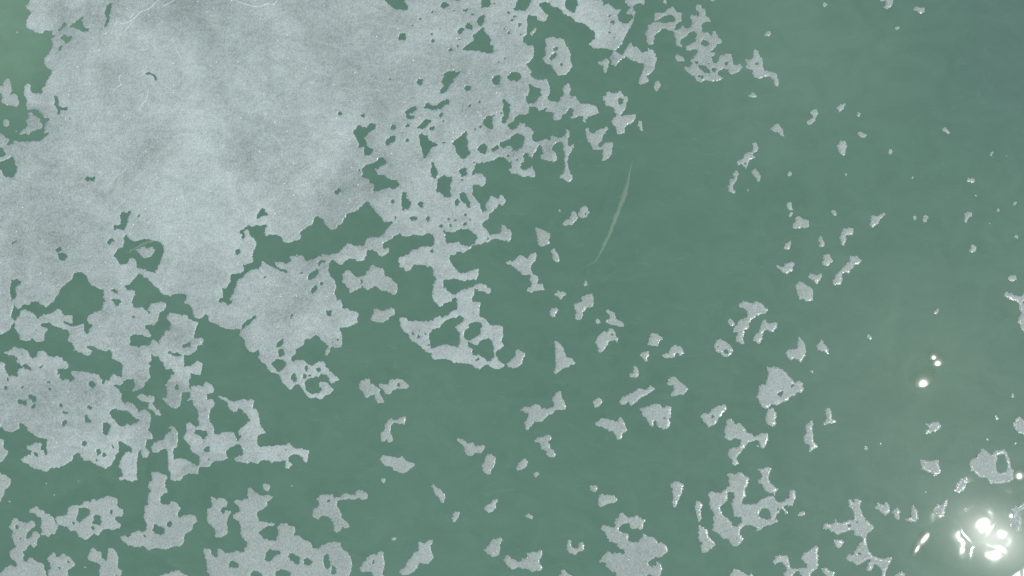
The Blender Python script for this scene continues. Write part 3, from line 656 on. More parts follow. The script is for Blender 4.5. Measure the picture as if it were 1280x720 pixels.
I -20 490 5 495 15 520 45 535 75 575 85 630 72 690 65 740 60 800 -20 800
I 145 685 150 650 175 610 225 558 270 560 285 535 320 540 322 600 330 640 315 690 318 720 310 800 250 800 235 690 210 680 160 690
W 235 605 245 595 255 610 240 632
I 430 695 450 670 485 655 500 595 520 595 535 560 580 525 575 455 600 470 625 475 660 445 690 450 688 470 670 490 675 540 697 580 670 610 655 635 590 620 575 660 545 690 520 715 470 712
I 680 45 695 30 715 50 745 70 775 100 785 135 770 170 755 175 742 150 745 140 710 120 700 85
I 832 290 845 250 870 235 898 242 880 275 855 312 838 308
I 1078 225 1085 195 1140 150 1183 142 1178 165 1160 190 1165 210 1135 240 1095 243
I 1075 525 1100 490 1130 445 1195 432 1212 440 1210 460 1190 480 1192 540 1170 575 1145 580 1090 550
I 1215 600 1245 562 1280 585 1300 600 1300 690 1255 650
I 380 440 400 427 425 438 405 455
T 639 0 W
I -20 -300 45 -300 45 5 35 45 15 60 40 75 70 80 105 75 130 50 145 20 140 -300 415 -300 412 5 400 30 415 60 460 100 478 85 495 25 490 -200 680 -200 680 -20 690 20 685 50 700 35 730 30 765 55 790 70 825 68 820 85 800 110 800 150 830 170 880 170 910 140 912 110 885 108 860 100 875 70 895 60 885 50 855 10 855 -100 985 -100 1000 20 990 38 960 25 930 35 905 55 935 95 920 130 905 185 875 235 845 290 800 370 775 380 810 400 840 410 850 370 870 345 905 322 905 345 940 350 985 395 1020 390 1030 360 1060 375 1090 430 1075 520 1050 545 1010 575 1032 600 1025 615 965 642 950 625 970 575 995 480 940 465 895 450 860 425 825 450 795 475 785 505 755 480 745 450 730 435 760 400 765 378 700 365 620 365 580 325 620 290 630 250 600 220 560 180 480 160 440 125 400 105 360 60 310 50 290 25 255 18 210 30 210 45 240 80 280 120 265 145 240 160 195 150 190 120 160 115 125 115 115 150 125 190 120 250 85 285 90 315 130 340 160 335 170 385 165 430 110 485 155 540 145 570 190 600 250 595 275 588 275 630 290 670 280 720 285 740 225 740 220 660 180 655 140 630 130 640 138 680 120 740 -20 740
W -20 545 30 540 70 560 75 580 55 605 35 612 25 600 -20 600
W 725 120 740 108 752 120 735 130
W 740 165 760 150 782 165 765 187
W 725 240 738 235 748 248 735 255
W 755 285 785 275 775 292
D W 60 185 13
D W 5 150 12
D W 20 120 10
D W 40 125 8
D W 70 262 8
I 145 270 150 235 185 200 190 210 165 262
I 258 290 285 280 320 272 345 285 400 292 402 330 430 365 440 405 455 395 442 440 460 492 430 545 395 565 350 562 320 520 290 480 255 478 235 435 260 410 250 370 265 340
W 322 360 335 345 348 360 335 380 320 385
W 285 440 300 415 325 395 340 405 320 435 298 452
W 365 485 375 470 388 480 378 497
I 650 465 690 455 712 438 735 465 730 510 705 545 690 535 690 490 655 482
I 1000 255 1025 220 1030 185 1080 165 1120 165 1155 175 1185 165 1235 165 1235 195 1215 232 1180 225 1135 210 1110 240 1075 265 1070 315 1065 332 1030 340 1015 310 1015 275
I 1070 155 1075 95 1140 95 1170 68 1205 45 1225 60 1240 95 1275 100 1300 110 1300 150 1265 165 1250 165 1235 155 1215 118 1185 105 1145 118 1100 152
I 1228 150 1255 155 1245 180 1225 180
I 1210 235 1255 215 1300 195 1300 360 1240 345 1230 290
W 1265 310 1278 290 1300 280 1300 330 1275 330
I 1228 430 1240 410 1265 415 1300 420 1300 462 1240 460
I 1070 650 1075 622 1105 602 1122 635 1110 665 1085 695
I 1120 -20 1145 -20 1170 20 1170 38 1150 20
I 385 660 420 622 440 640 445 680 430 708 465 740 375 740 395 705
I 695 740 720 690 740 685 755 700 775 700 825 678 850 740
T 639 120 W
I -20 -20 110 -20 115 45 145 70 135 100 138 125 110 138 60 135 35 155 20 190 -10 200 -20 200
I 135 58 170 52 170 78 135 82
I 160 65 185 45 210 10 230 -20 270 -20 275 25 310 40 355 45 375 0 380 -20 470 -20 490 30 515 55 575 58 640 75 660 125 620 140 575 155 550 200 540 190 540 155 500 152 460 172 440 155 465 140 465 100 445 88 425 110 400 135 380 140 375 170 335 188 310 155 318 125 290 115 262 120 260 85 240 100 205 110 185 85
I -20 275 40 240 70 200 95 205 105 230 150 240 168 270 155 310 160 335 195 345 255 320 285 330 295 305 320 298 350 312 400 300 415 250 435 255 440 295 425 325 420 365 440 380 470 358 475 380 440 425 422 480 425 520 440 575 465 600 460 630 425 648 405 630 362 612 365 595 390 580 398 530 403 480 400 430 390 380 380 345 340 345 310 370 305 410 340 440 342 480 325 497 290 485 220 470 225 450 240 430 235 400 220 370 205 365 195 400 170 430 160 465 130 455 130 430 105 420 92 440 95 490 60 530 70 550 100 555 140 540 160 518 165 545 182 570 185 598 150 615 120 600 90 608 60 590 0 580 -20 580
W -20 295 0 300 35 280 75 285 105 310 95 345 85 380 45 410 5 415 -20 420
D W 45 478 8
I -20 380 10 380 10 405 -20 405
I 558 245 580 242 590 280 610 285 650 258 690 240 720 228 725 250 690 290 675 335 650 365 665 390 700 355 745 348 765 345 755 400 755 440 710 485 682 480 685 450 690 405 650 405 610 395 590 355 565 315
I 685 15 690 -20 855 -20 872 20 860 70 850 110 820 140 825 155 880 140 930 138 935 165 905 200 860 230 850 275 805 293 790 280 785 230 750 195 765 170 790 150 770 100 755 78 710 75 700 40
W 800 30 815 12 840 20 838 48 815 72 800 50
I 950 215 960 185 978 185 992 255 980 262 960 245
T 639 240 W
D I 365 140 8
I 385 235 405 215 440 200 445 160 465 137 485 160 498 190 485 215 465 245 400 250
I 500 165 515 130 540 105 565 105 582 150 570 185 550 192 510 190
D W 552 165 9
I 183 275 195 270 255 290 300 325 282 350 288 375 260 398 235 407 205 400
I 295 440 320 418 345 445 365 490 362 522 340 525 315 512 312 480
I -20 530 10 520 45 490 80 475 105 492 120 500 145 465 185 448 190 475 175 520 145 555 158 612 200 635 208 660 195 685 235 688 245 740 110 740 145 705 155 690 138 660 145 618 90 618 50 595 15 560 -20 540
D I 558 688 17
I -20 290 6 295 5 325 -20 330
T 639 360 W
I 118 15 130 -20 245 -20 245 15 200 22 175 20 155 40
I 318 48 355 22 412 35 405 60 370 82 345 65
I 285 180 305 150 345 150 352 170 332 195 325 220 305 220
I 468 130 485 115 535 100 525 70 560 52 605 45 622 80 610 140 560 155 535 190 525 238 490 240 478 225 490 175 475 155
I 710 165 725 155 745 175 775 185 783 215 785 235 825 245 848 275 842 297 800 285 775 275 755 280 720 265 705 245 740 230 735 205 712 185
I 632 245 650 232 677 262 645 268
I 632 400 645 370 690 325 722 325 735 300 760 300 780 330 780 360 805 380 792 407 770 395 735 395 720 430 705 445 695 478 660 482 650 455 640 430
D W 752 345 7
I 320 405 345 397 375 430 405 485 405 515 450 525 485 565 440 585 365 615 335 650 320 635 330 570 330 480
I 1022 420 1045 345 1070 337 1110 358 1140 365 1140 392 1110 395 1102 435 1050 430
I 1125 500 1180 485 1190 455 1230 428 1265 440 1300 450 1300 500 1265 502 1245 485 1230 485 1225 520 1195 525 1180 520 1135 522
I 962 500 1000 475 1030 470 1035 500 1020 530 1025 552 1005 550 985 525
I 882 650 915 635 915 590 935 585 950 610 960 665 935 672 900 668
I 1165 740 1175 700 1190 670 1215 658 1240 675 1265 710 1300 725 1300 740
I -20 550 10 530 30 510 35 475 55 460 75 475 110 490 90 520 85 560 60 590 10 602 -20 600
T 639 480 W
I 65 195 95 170 140 170 190 148 215 155 230 188 280 185 318 165 305 110 345 50 370 48 385 105 415 180 395 198 340 190 310 220 275 235 240 275 205 285 170 280 160 315 115 350 95 300 115 260 125 225 95 205
I 168 435 190 405 235 395 270 375 295 382 305 405 280 435 300 485 340 525 325 542 285 552 260 525 262 505 225 480 210 440
I 38 640 50 600 100 558 133 585 100 635 50 652
I 168 690 175 665 200 657 215 670 185 705
I 612 140 640 105 672 105 680 130 665 170 625 180
I 815 125 830 100 880 75 920 60 950 30 1005 42 1045 8 1083 38 1040 65 970 105 910 160 885 158 880 130 860 155 820 155
I 625 298 675 255 725 262 775 275 800 275 815 250 850 275 868 350 830 380 832 410 800 415 765 355 735 350 690 325 650 322
I 965 180 1020 170 1075 148 1120 155 1130 180 1165 168 1200 172 1200 215 1188 260 1185 325 1145 340 1090 315 1085 275 1065 285 1060 322 1040 310 1015 255 985 240
D W 1150 258 9
I 1165 -20 1290 -20 1300 75 1250 80 1215 95 1190 75 1215 50 1215 10 1180 12
T 639 600 W
I 588 60 610 38 650 48 632 95 600 80
I 655 115 670 105 720 112 770 115 800 150 780 172 730 178 665 203 652 180
I 105 270 130 250 168 268 160 288 120 288
I 412 490 430 450 445 445 455 462 445 490 470 515 500 505 510 470 530 462 552 490 542 530 510 535 485 558 435 548 420 520
I 1198 35 1220 8 1245 5 1275 25 1300 50 1275 110 1255 155 1240 200 1215 200 1210 165 1215 110 1205 70
I -20 585 20 590 45 612 75 605 85 590 118 582 115 550 160 535 190 540 215 525 238 545 230 570 205 605 235 660 225 675 155 690 110 662 40 655 15 675 -20 670
I 668 365 690 335 730 345 755 358 775 350 778 315 820 245 840 250 870 275 900 278 950 268 1010 305 990 325 990 370 965 372 945 362 905 375 885 322 840 328 810 355 810 375 835 392 878 400 880 450 905 470 945 462 980 430 990 395 1020 420 1070 430 1105 475 1140 475 1182 525 1125 585 1085 575 1025 610 1020 630 1060 650 1085 635 1090 605 1125 630 1128 680 1105 740 1100 800 780 800 780 690 755 692 715 655 705 620 680 615 662 618 680 580 720 535 740 540 755 555 790 545 845 550 845 520 825 520 800 500 795 475 740 460 715 415 700 395
W 1010 740 1020 712 1045 705 1065 720 1065 740
I 360 720 380 675 400 668 425 705 460 720 470 800 350 800
T 852 0 W
I 105 30 140 40 185 80 180 118 210 140 222 165 175 165 160 180 150 215 160 245 195 242 225 265 235 235 252 232 280 285 298 300 305 325 265 325 262 350 215 390 255 400 245 420 220 430 240 470 270 470 285 420 345 400 375 410 380 455 390 485 435 480 457 505 425 545 360 560 345 520 325 510 270 535 270 555 300 580 320 588 275 612 230 610 170 600 150 620 110 595 70 560 15 515 15 500 60 505 80 480 65 445 90 435 110 400 125 370 95 365 60 382 30 380 28 350 60 335 105 300 110 255 95 232 65 240 45 260 15 288 -20 290 -20 195 10 190 30 215 60 205 78 180 70 150 60 130 70 105 100 118 125 130 138 105 110 70
W 145 320 160 298 190 305 212 325 195 348 155 340
D W 110 468 14
D W 203 478 8
D W 330 473 13
W 118 495 130 488 175 495 215 530 205 555 180 545 150 530
D W 242 522 16
D W 152 575 14
D W 130 572 8
I -20 415 10 420 22 450 10 462 -20 460
I -20 95 5 100 5 112 -20 120
I -20 330 5 340 5 362 -20 365
I 215 -20 245 -20 245 0 230 15 218 5
I 620 255 650 232 668 250 655 278 635 270
I 1060 35 1075 15 1092 35 1080 55 1065 50
I 475 448 515 445 535 420 545 375 560 375 605 445 612 520 630 530 700 545 720 575 733 630 720 648 692 635 690 605 660 580 620 578 595 590 545 575 525 545 530 525 475 505 490 485
D W 560 475 11
I 505 715 530 690 565 715 575 740 500 740
T 852 120 W
I 505 -20 570 -20 568 10 545 8 520 15 505 5
I 668 250 700 215 718 202 740 235 765 260 765 312 715 270 690 268
I 965 130 985 98 1012 98 1020 135 995 185 975 208 945 218 938 190 965 180 985 155
I 1167 100 1185 65 1235 52 1215 90 1185 130
I 1158 370 1185 345 1230 340 1235 380 1218 450 1185 425
I 530 350 555 350 580 385 570 415 535 430 530 440 558 455 540 470 515 475 495 500 495 535 485 548 455 515 440 505 425 522 418 500 435 480 455 470 475 435 500 420 525 420 535 390
D W 472 502 9
I 515 565 545 545 575 570 592 605 578 648 560 615 540 600
I 350 700 355 640 365 618 395 625 385 585 405 555 430 585 410 630 395 650 385 690 410 720 410 740 360 740
I 792 585 810 560 827 580 812 605
I 1218 590 1230 573 1243 590 1230 608
D I 496 705 8
T 852 240 W
I 370 -20 405 -20 400 8 385 15 372 5
I 778 95 800 68 825 85 832 142 795 130
I 800 182 815 155 835 158 825 192
I 830 245 855 225 848 195 875 178 915 205 952 212 955 270 920 268 895 270 850 278 832 268
I 1113 155 1140 135 1165 155 1158 180 1130 172
I 1187 350 1195 310 1215 275 1250 270 1300 275 1300 320 1250 320 1235 320 1230 380 1220 405 1200 390
I 1025 345 1045 330 1072 380 1062 412 1040 410
I 762 430 775 390 815 362 820 395 808 432
I 1055 540 1065 505 1058 478 1100 468 1140 515 1115 535 1105 558 1070 555
I 702 552 720 550 750 558 775 535 830 515 848 540 835 560 832 590 790 612 750 600 725 580
I 945 630 965 612 1000 620 1045 608 1053 635 1025 690 1000 680 960 645
I 1130 680 1150 620 1200 575 1235 545 1260 510 1258 485 1300 478 1300 560 1265 580 1255 612 1235 600 1205 620 1205 660 1188 700 1150 700
I 852 740 855 695 880 672 910 680 930 695 945 698 965 720 970 740
T 852 360 W
I 855 0 855 -20 970 -20 985 40 985 95 930 102 915 80 880 80 870 50
I 428 130 450 105 485 98 520 115 560 100 600 115 625 145 655 160 625 190 565 205 515 240 505 270 505 295 475 315 468 345 458 375 468 420 440 420 405 390 403 365 420 335 388 330 390 305 420 265 440 235 490 215 498 175 480 158 440 150
I 343 245 358 222 400 260 405 275 385 285 350 270
I 240 440 260 395 290 382 340 405 380 450 385 480 355 515 315 515 255 475
D W 273 440 8
D W 332 475 16
I 600 255 615 232 650 262 715 258 718 290 690 330 660 330 640 312 610 335 605 385 572 420 550 400 530 400 540 365 585 320
I 778 480 800 455 860 450 865 400 878 365 920 400 935 470 930 510 890 555 850 530 820 548 795 520
I 1012 465 1020 420 1052 383 1070 420 1105 460 1095 502 1070 480 1030 468
I 965 625 980 610 992 635 975 635
I 620 740 625 715 645 670 642 590 730 598 770 620 805 665 838 700 850 710 885 690 905 715 905 740
I -20 450 5 450 22 490 5 500 -20 500
I -20 705 5 708 18 740 -20 740
T 852 480 W
I 605 -20 900 -20 918 40 905 62 865 60 845 85 805 95 800 125 750 140 720 158 672 155 635 185 605 175 570 110 562 80 575 30 595 5
W 720 80 740 55 762 48 745 92 725 90
W 822 25 830 -5 845 -5 838 15
I 645 180 685 180 700 200 715 215 708 250 700 270 708 300 690 318 640 300 632 270 638 215
I -20 0 25 5 52 40 20 75 -20 85
I 138 240 165 222 215 215 230 185 265 168 325 150 342 180 305 225 280 255 265 295 205 328 165 280
D W 232 245 11
I 318 350 335 310 335 275 365 262 390 278 395 295 445 295 470 330 475 345 495 370 530 368 540 390 580 388 605 365 655 372 645 420 625 475 600 483 590 465 580 425 550 422 490 440 465 490 420 540 415 565 430 600 400 612 375 600 378 570 345 535 355 490 385 475 435 468 440 420 405 405 370 422 335 415 325 390
D I 572 462 9
I 345 675 350 740 520 740 510 705 475 690 450 665 425 660 400 675
I 568 645 610 630 650 615 672 635 665 665 655 690 655 740 575 740 600 690 598 665
I 912 410 920 385 935 370 930 310 950 285 980 275 985 290 980 330 990 400 1000 445 1020 463 990 490 960 515 945 505 955 465 930 445 915 435
I 1075 190 1095 175 1115 185 1125 235 1120 250 1140 270 1165 285 1120 300 1105 290 1068 310 1062 300 1085 255
T 852 600 W
I 355 -20 505 -20 500 25 475 75 480 120 455 155 445 175 480 180 550 180 600 140 650 120 690 120 690 105 655 92 630 90 605 35 572 25 575 -20 655 -20 665 15 725 70 700 95 695 135 725 172 770 150 805 120 805 75 845 72 858 120 835 185 805 195 780 185 760 200 805 245 775 255 760 225 740 212 730 248 705 265 705 290 728 305 690 325 620 350 570 392 560 360 515 335 460 350 435 380 430 405 465 440 450 465 425 500 390 495 360 470 355 445 315 440 260 390 228 375 240 300 240 240 212 205 210 140 200 105 215 85 290 90 330 65 360 40
W 335 100 360 85 390 95 400 130 375 165 385 215 390 270 450 280 445 310 420 340 385 345 370 310 340 285 300 255 290 215 300 185 345 150 350 130
W 568 265 595 225 625 205 655 225 668 285 610 292
D W 722 218 8
I 100 215 108 160 140 160 160 190 145 215 140 265 150 290 128 320 118 290 108 250
I 125 345 140 338 190 380 200 405 215 435 258 487 185 545 150 548 145 500 155 470 130 455 125 420
I 875 265 885 240 910 233 930 250 915 265 890 272
I 680 615 715 565 780 562 805 590 808 650 840 662 930 655 935 630 900 600 900 570 925 545 960 530 1005 490 1018 500 1022 560 1025 625 1030 650 985 680 970 720 965 800 765 800 765 700 790 670 770 635 745 620 700 630
W 838 715 850 690 875 682 895 700 895 740 840 740
I 1048 665 1075 655 1110 680 1150 690 1145 740 1140 800 1100 800 1085 710 1055 690
I 1062 350 1070 322 1130 330 1155 300 1190 320 1240 308 1300 290 1300 375 1255 375 1225 390 1160 410 1145 385 1120 390 1105 370 1070 368
D W 1252 340 12
I 1248 150 1262 142 1300 180 1300 240 1275 220 1255 185
I 1138 465 1150 450 1190 445 1222 465 1200 490 1178 512 1155 495
I 1235 575 1250 555 1300 555 1300 608 1265 605 1238 595
I 360 740 362 710 400 663 430 675 470 700 490 715 530 700 530 740 540 800 355 800
I -20 25 5 30 18 45 5 75 -20 80
T 1065 0 W
I 210 -20 245 -10 240 5 215 12
I 250 -40 305 -40 308 20 295 45 262 68 242 60 250 30
I 460 60 470 50 500 58 540 55 545 85 520 110 495 92 470 78
I 318 205 335 195 355 205 345 230 322 220
T 1067 120 W
I 20 150 35 120 52 130 40 162
I 22 285 40 265 70 278 98 285 90 312 65 312 45 302
I 260 425 270 395 290 398 292 425 275 448
I 660 250 685 230 720 270 720 288 690 280
I 1025 435 1035 413 1052 422 1040 450 1028 448
I 845 640 852 615 870 618 885 610 910 630 905 655 885 655 870 640
D I 443 612 8
D I 1148 447 8
T 1067 240 W
I 122 255 130 205 130 180 175 180 225 152 238 165 200 210 180 240 140 265
I 445 190 460 175 472 190 460 215 448 205
I 518 205 525 180 550 175 575 192 555 205 548 228 525 220
I 835 150 890 150 890 180 862 195 845 230 832 220
I 865 450 875 410 895 390 918 410 915 445 890 460
D I 1210 84 14
D I 1082 137 14
D I 1020 238 8
D I 915 25 7
I 1203 330 1220 315 1236 330 1225 355
I -20 480 30 485 60 515 35 540 10 548 -20 550
I 1153 640 1170 625 1210 625 1222 650 1200 678 1170 662
T 1067 360 W
I 92 365 110 348 140 368 125 385 100 375
I 598 205 605 180 632 152 640 170 620 195
I 1132 40 1145 18 1165 35 1210 50 1235 65 1260 60 1275 35 1400 10 1450 150 1400 300 1300 380 1278 330 1255 300 1230 250 1232 230 1255 200 1245 145 1225 95 1175 90 1140 70
W 1268 110 1285 95 1300 110 1285 130
T 1067 480 W
I 1178 85 1190 65 1205 75 1208 98 1185 100
I 1065 245 1078 238 1088 250 1080 280 1068 270
I 1198 300 1215 260 1245 250 1275 270 1330 300 1320 420 1290 415 1265 375 1235 360 1205 330
D I 95 483 14
D I 205 447 7
D I 1008 420 10
D I 1215 443 7
I 533 290 555 298 620 283 645 295 660 312 640 345 610 358 575 365 540 378 540 345 562 330
I 498 580 512 562 535 578 590 575 620 565 640 575 640 610 652 640 640 675 605 690 590 665 555 660 515 640
I 865 600 890 560 920 545 940 500 965 482 1000 505 1035 530 1060 500 1095 495 1130 485 1155 520 1180 595 1175 625 1195 640 1200 670 1195 740 1010 740 1000 705 950 700 900 665 870 630
W 1070 590 1085 530 1115 520 1135 545 1145 590 1158 610 1140 655 1110 668 1080 655 1070 630
I 800 740 802 710 855 698 850 740
T 1067 600 W
I -20 150 30 135 55 160 50 200 70 265 110 310 155 360 125 385 100 410 92 450 100 490 115 535 145 565 170 580 235 592 260 578 295 585 260 640 235 700 240 740 240 800 200 800 210 700 205 665 180 640 165 625 130 680 100 675 90 655 130 590 60 625 30 635 0 620 -20 615 -20 530 10 530 40 480 65 450 60 425 0 412 -20 410
D W 40 552 12
D W 25 315 7
I 160 210 180 172 215 185 250 170 270 195 272 245 235 268 195 232
I 290 245 305 215 335 205 350 225 345 265 335 300 305 280
I 385 292 430 270 430 200 445 193 485 230 475 250 488 285 465 315 400 308
I 592 215 605 190 630 180 655 185 705 140 705 170 685 225 680 268 610 262
I 755 75 790 10 805 -20 850 -20 840 40 835 70 790 98 765 92
I 1005 -20 1200 -20 1195 5 1110 25 1075 35 1020 20
I 1185 225 1210 182 1235 200 1270 170 1340 150 1340 210 1270 225 1225 245 1260 285 1255 380 1230 383 1175 345 1170 310 1195 280
I 312 712 340 695 370 690 380 705 385 800 300 800
D I 545 88 7
D I 842 225 11
'''
M = 160        # pixels of lake mapped beyond the frame
SS = 2
GR = 1.5       # mesh nodes per pixel


def rasterise(text):
    W, H = (1280 + 2 * M) * SS, (720 + 2 * M) * SS
    mask = np.zeros((H, W), bool)
    for line in text.splitlines():
        p = line.split()
        if not p:
            continue
        if p[0] == 'T':
            ox, oy = float(p[1]), float(p[2])
            x0, x1, y0, y1 = ox, ox + 216, oy, oy + 120
            if ox == 0: x0 = -M
            if ox > 1060: x1 = 1280 + M
            if oy == 0: y0 = -M
            if oy == 600: y1 = 720 + M
            clip = [int((v + M) * SS) for v in (x0, x1, y0, y1)]
            mask[clip[2]:clip[3], clip[0]:clip[1]] = (p[3] == 'I')
            continue
        if p[0] == 'D':
            val = p[1] == 'I'
            u, v, r = map(float, p[2:5])
            r = max(r, 7.5)
            a = np.linspace(0, 2 * np.pi, 12, endpoint=False)
            rr = r * (1 + 0.18 * np.sin(3 * a + u) + 0.1 * np.cos(2 * a + v))
            c = np.stack([u + rr * np.cos(a), v + rr * np.sin(a)], 1)
        else:
            val = p[0] == 'I'
            c = np.array(list(map(float, p[1:]))).reshape(-1, 2)
            c[c <= -600] = -6 * M
        X = (ox + c[:, 0] / 6 + M) * SS
        Y = (oy + c[:, 1] / 6 + M) * SS
        a0 = max(clip[0], int(X.min()) - 1); a1 = min(clip[1], int(X.max()) + 2)
        b0 = max(clip[2], int(Y.min()) - 1); b1 = min(clip[3], int(Y.max()) + 2)
        if a1 <= a0 or b1 <= b0:
            continue
        gx = np.arange(a0, a1) + 0.5
        gy = np.arange(b0, b1) + 0.5
        par = np.zeros((b1 - b0, a1 - a0 + 1), np.int32)
        for i in range(len(X)):
            j = (i + 1) % len(X)
            if Y[i] == Y[j]:
                continue
            r0 = np.searchsorted(gy, min(Y[i], Y[j])); r1 = np.searchsorted(gy, max(Y[i], Y[j]))
            if r1 <= r0:
                continue
            rows = np.arange(r0, r1)
            xs = X[i] + (gy[rows] - Y[i]) * (X[j] - X[i]) / (Y[j] - Y[i])
            par[rows, np.clip(np.searchsorted(gx, xs), 0, a1 - a0)] += 1
        ins = (np.cumsum(par, 1)[:, :-1] % 2) == 1
        mask[b0:b1, a0:a1][ins] = val
    return mask


def blur(a, sig):
    r = int(3 * sig + 1)
    kx = np.exp(-0.5 * (np.arange(-r, r + 1) / sig) ** 2)
    kx /= kx.sum()
    for ax in (0, 1):
        pad = [(0, 0), (0, 0)]; pad[ax] = (r, r)
        b = np.pad(a, pad, mode='edge')
        out = np.zeros_like(a)
        for i, w in enumerate(kx):
            sl = [slice(None), slice(None)]; sl[ax] = slice(i, i + a.shape[ax])
            out += w * b[tuple(sl)]
        a = out
    return a


def lattice(h, w, cell):
    """smooth random field, about -1..1, features of CELL nodes"""
    gh, gw = int(h / cell) + 3, int(w / cell) + 3
    g = rng.uniform(-1, 1, (gh, gw)).astype(np.float32)
    y = np.arange(h) / cell; x = np.arange(w) / cell
    iy = y.astype(int); ix = x.astype(int)
    fy = (y - iy)[:, None]; fx = (x - ix)[None, :]
    fy = fy * fy * (3 - 2 * fy); fx = fx * fx * (3 - 2 * fx)
    A = g[iy][:, ix]; B = g[iy][:, ix + 1]; Cc = g[iy + 1][:, ix]; D = g[iy + 1][:, ix + 1]
    return (A * (1 - fx) + B * fx) * (1 - fy) + (Cc * (1 - fx) + D * fx) * fy


def bilin(a, X, Y):
    X = np.clip(X, 0, a.shape[1] - 1.001); Y = np.clip(Y, 0, a.shape[0] - 1.001)
    i = X.astype(int); j = Y.astype(int); fx = X - i; fy = Y - j
    return (a[j, i] * (1 - fx) + a[j, i + 1] * fx) * (1 - fy) + (a[j + 1, i] * (1 - fx) + a[j + 1, i + 1] * fx) * fy


soft = blur(rasterise(PLAN).astype(np.float32), 1.05)
NX, NY = int((1280 + 2 * M) * GR), int((720 + 2 * M) * GR)
jj, ii = (np.mgrid[0:NY, 0:NX] / GR).astype(np.float32)
wx = 0.85 * lattice(NY, NX, 3.2 * GR) + 0.75 * lattice(NY, NX, 1.6 * GR)
wy = 0.85 * lattice(NY, NX, 3.4 * GR) + 0.75 * lattice(NY, NX, 1.5 * GR)
F = bilin(soft, (ii + wx) * SS - 0.5, (jj + wy) * SS - 0.5) - 0.5 + 0.04 * lattice(NY, NX, 1.8 * GR)
# beyond the frame the sheet breaks off along its own ragged edge
outd = np.maximum(np.maximum(M - ii, ii - (M + 1280)), np.maximum(M - jj, jj - (M + 720)))
F = np.where(outd > 85 + 45 * lattice(NY, NX, 40 * GR) + 14 * lattice(NY, NX, 11 * GR), -0.5, F)
F[:3] = F[-3:] = -0.5
F[:, :3] = F[:, -3:] = -0.5
inside = F > 0

# connected pieces (4-neighbour runs)
par_ = [0]


def find(a):
    while par_[a] != a:
        par_[a] = par_[par_[a]]
        a = par_[a]
    return a


lab = np.zeros((NY, NX), np.int32)
prev = []
for j in range(NY):
    d = np.diff(np.concatenate(([0], inside[j].view(np.int8), [0])))
    st, en = np.flatnonzero(d == 1), np.flatnonzero(d == -1)
    cur = []
    q = 0
    for s, e in zip(st.tolist(), en.tolist()):
        ident = 0
        while q < len(prev) and prev[q][1] <= s:
            q += 1
        t = q
        while t < len(prev) and prev[t][0] < e:
            r = find(prev[t][2])
            if not ident:
                ident = r
            elif r != ident:
                par_[max(r, ident)] = min(r, ident)
                ident = min(r, ident)
            t += 1
        if not ident:
            ident = len(par_)
            par_.append(ident)
        cur.append((s, e, ident))
        lab[j, s:e] = ident
    prev = cur
root = np.array([find(a) for a in range(len(par_))], np.int32)
lab = root[lab]

# height of the ice above the water: a rounded wet rim rising to a slightly uneven top
g2 = blur(inside.astype(np.float32), 1.15 * GR)
dep = np.clip((g2 - 0.47) / 0.5, 0, 1)
dep = 1 - (1 - dep) ** 1.6
g3 = blur(inside.astype(np.float32), 2.4 * GR)
dep2 = np.clip((g3 - 0.47) / 0.5, 0, 1)
Z = 0.004 + 0.010 * dep + 0.015 * dep2 + dep * (0.003 * lattice(NY, NX, 6 * GR) + 0.0016 * lattice(NY, NX, 2.4 * GR) + 0.010 * lattice(NY, NX, 45 * GR))
rim_ = np.clip(0.55 + 1.4 * lattice(NY, NX, 2.4 * GR), 0.1, 1.0)     # wet in beads, not all round
wetf = np.clip(np.maximum((1.10 - dep) * 1.5, 2.0 * (1.0 - dep2)), 0, 1) * rim_

N = NX * NY
VX = np.concatenate([ii.ravel()] * 3).astype(np.float64)
VY = np.concatenate([jj.ravel()] * 3).astype(np.float64)
VZ = np.concatenate([Z.ravel(), np.full(2 * N, 0.005, np.float32)])
VW = np.concatenate([wetf.ravel(), np.ones(2 * N, np.float32)])
Ff = F.ravel()
th = np.clip(F[:, :-1] / np.where(np.abs(F[:, :-1] - F[:, 1:]) < 1e-6, 1e-6, F[:, :-1] - F[:, 1:]), 0.06, 0.94)
hx = ii[:, :-1] + th / GR
VX[N:2 * N].reshape(NY, NX)[:, :-1] = hx
tv = np.clip(F[:-1] / np.where(np.abs(F[:-1] - F[1:]) < 1e-6, 1e-6, F[:-1] - F[1:]), 0.06, 0.94)
VY[2 * N:].reshape(NY, NX)[:-1] = jj[:-1] + tv / GR

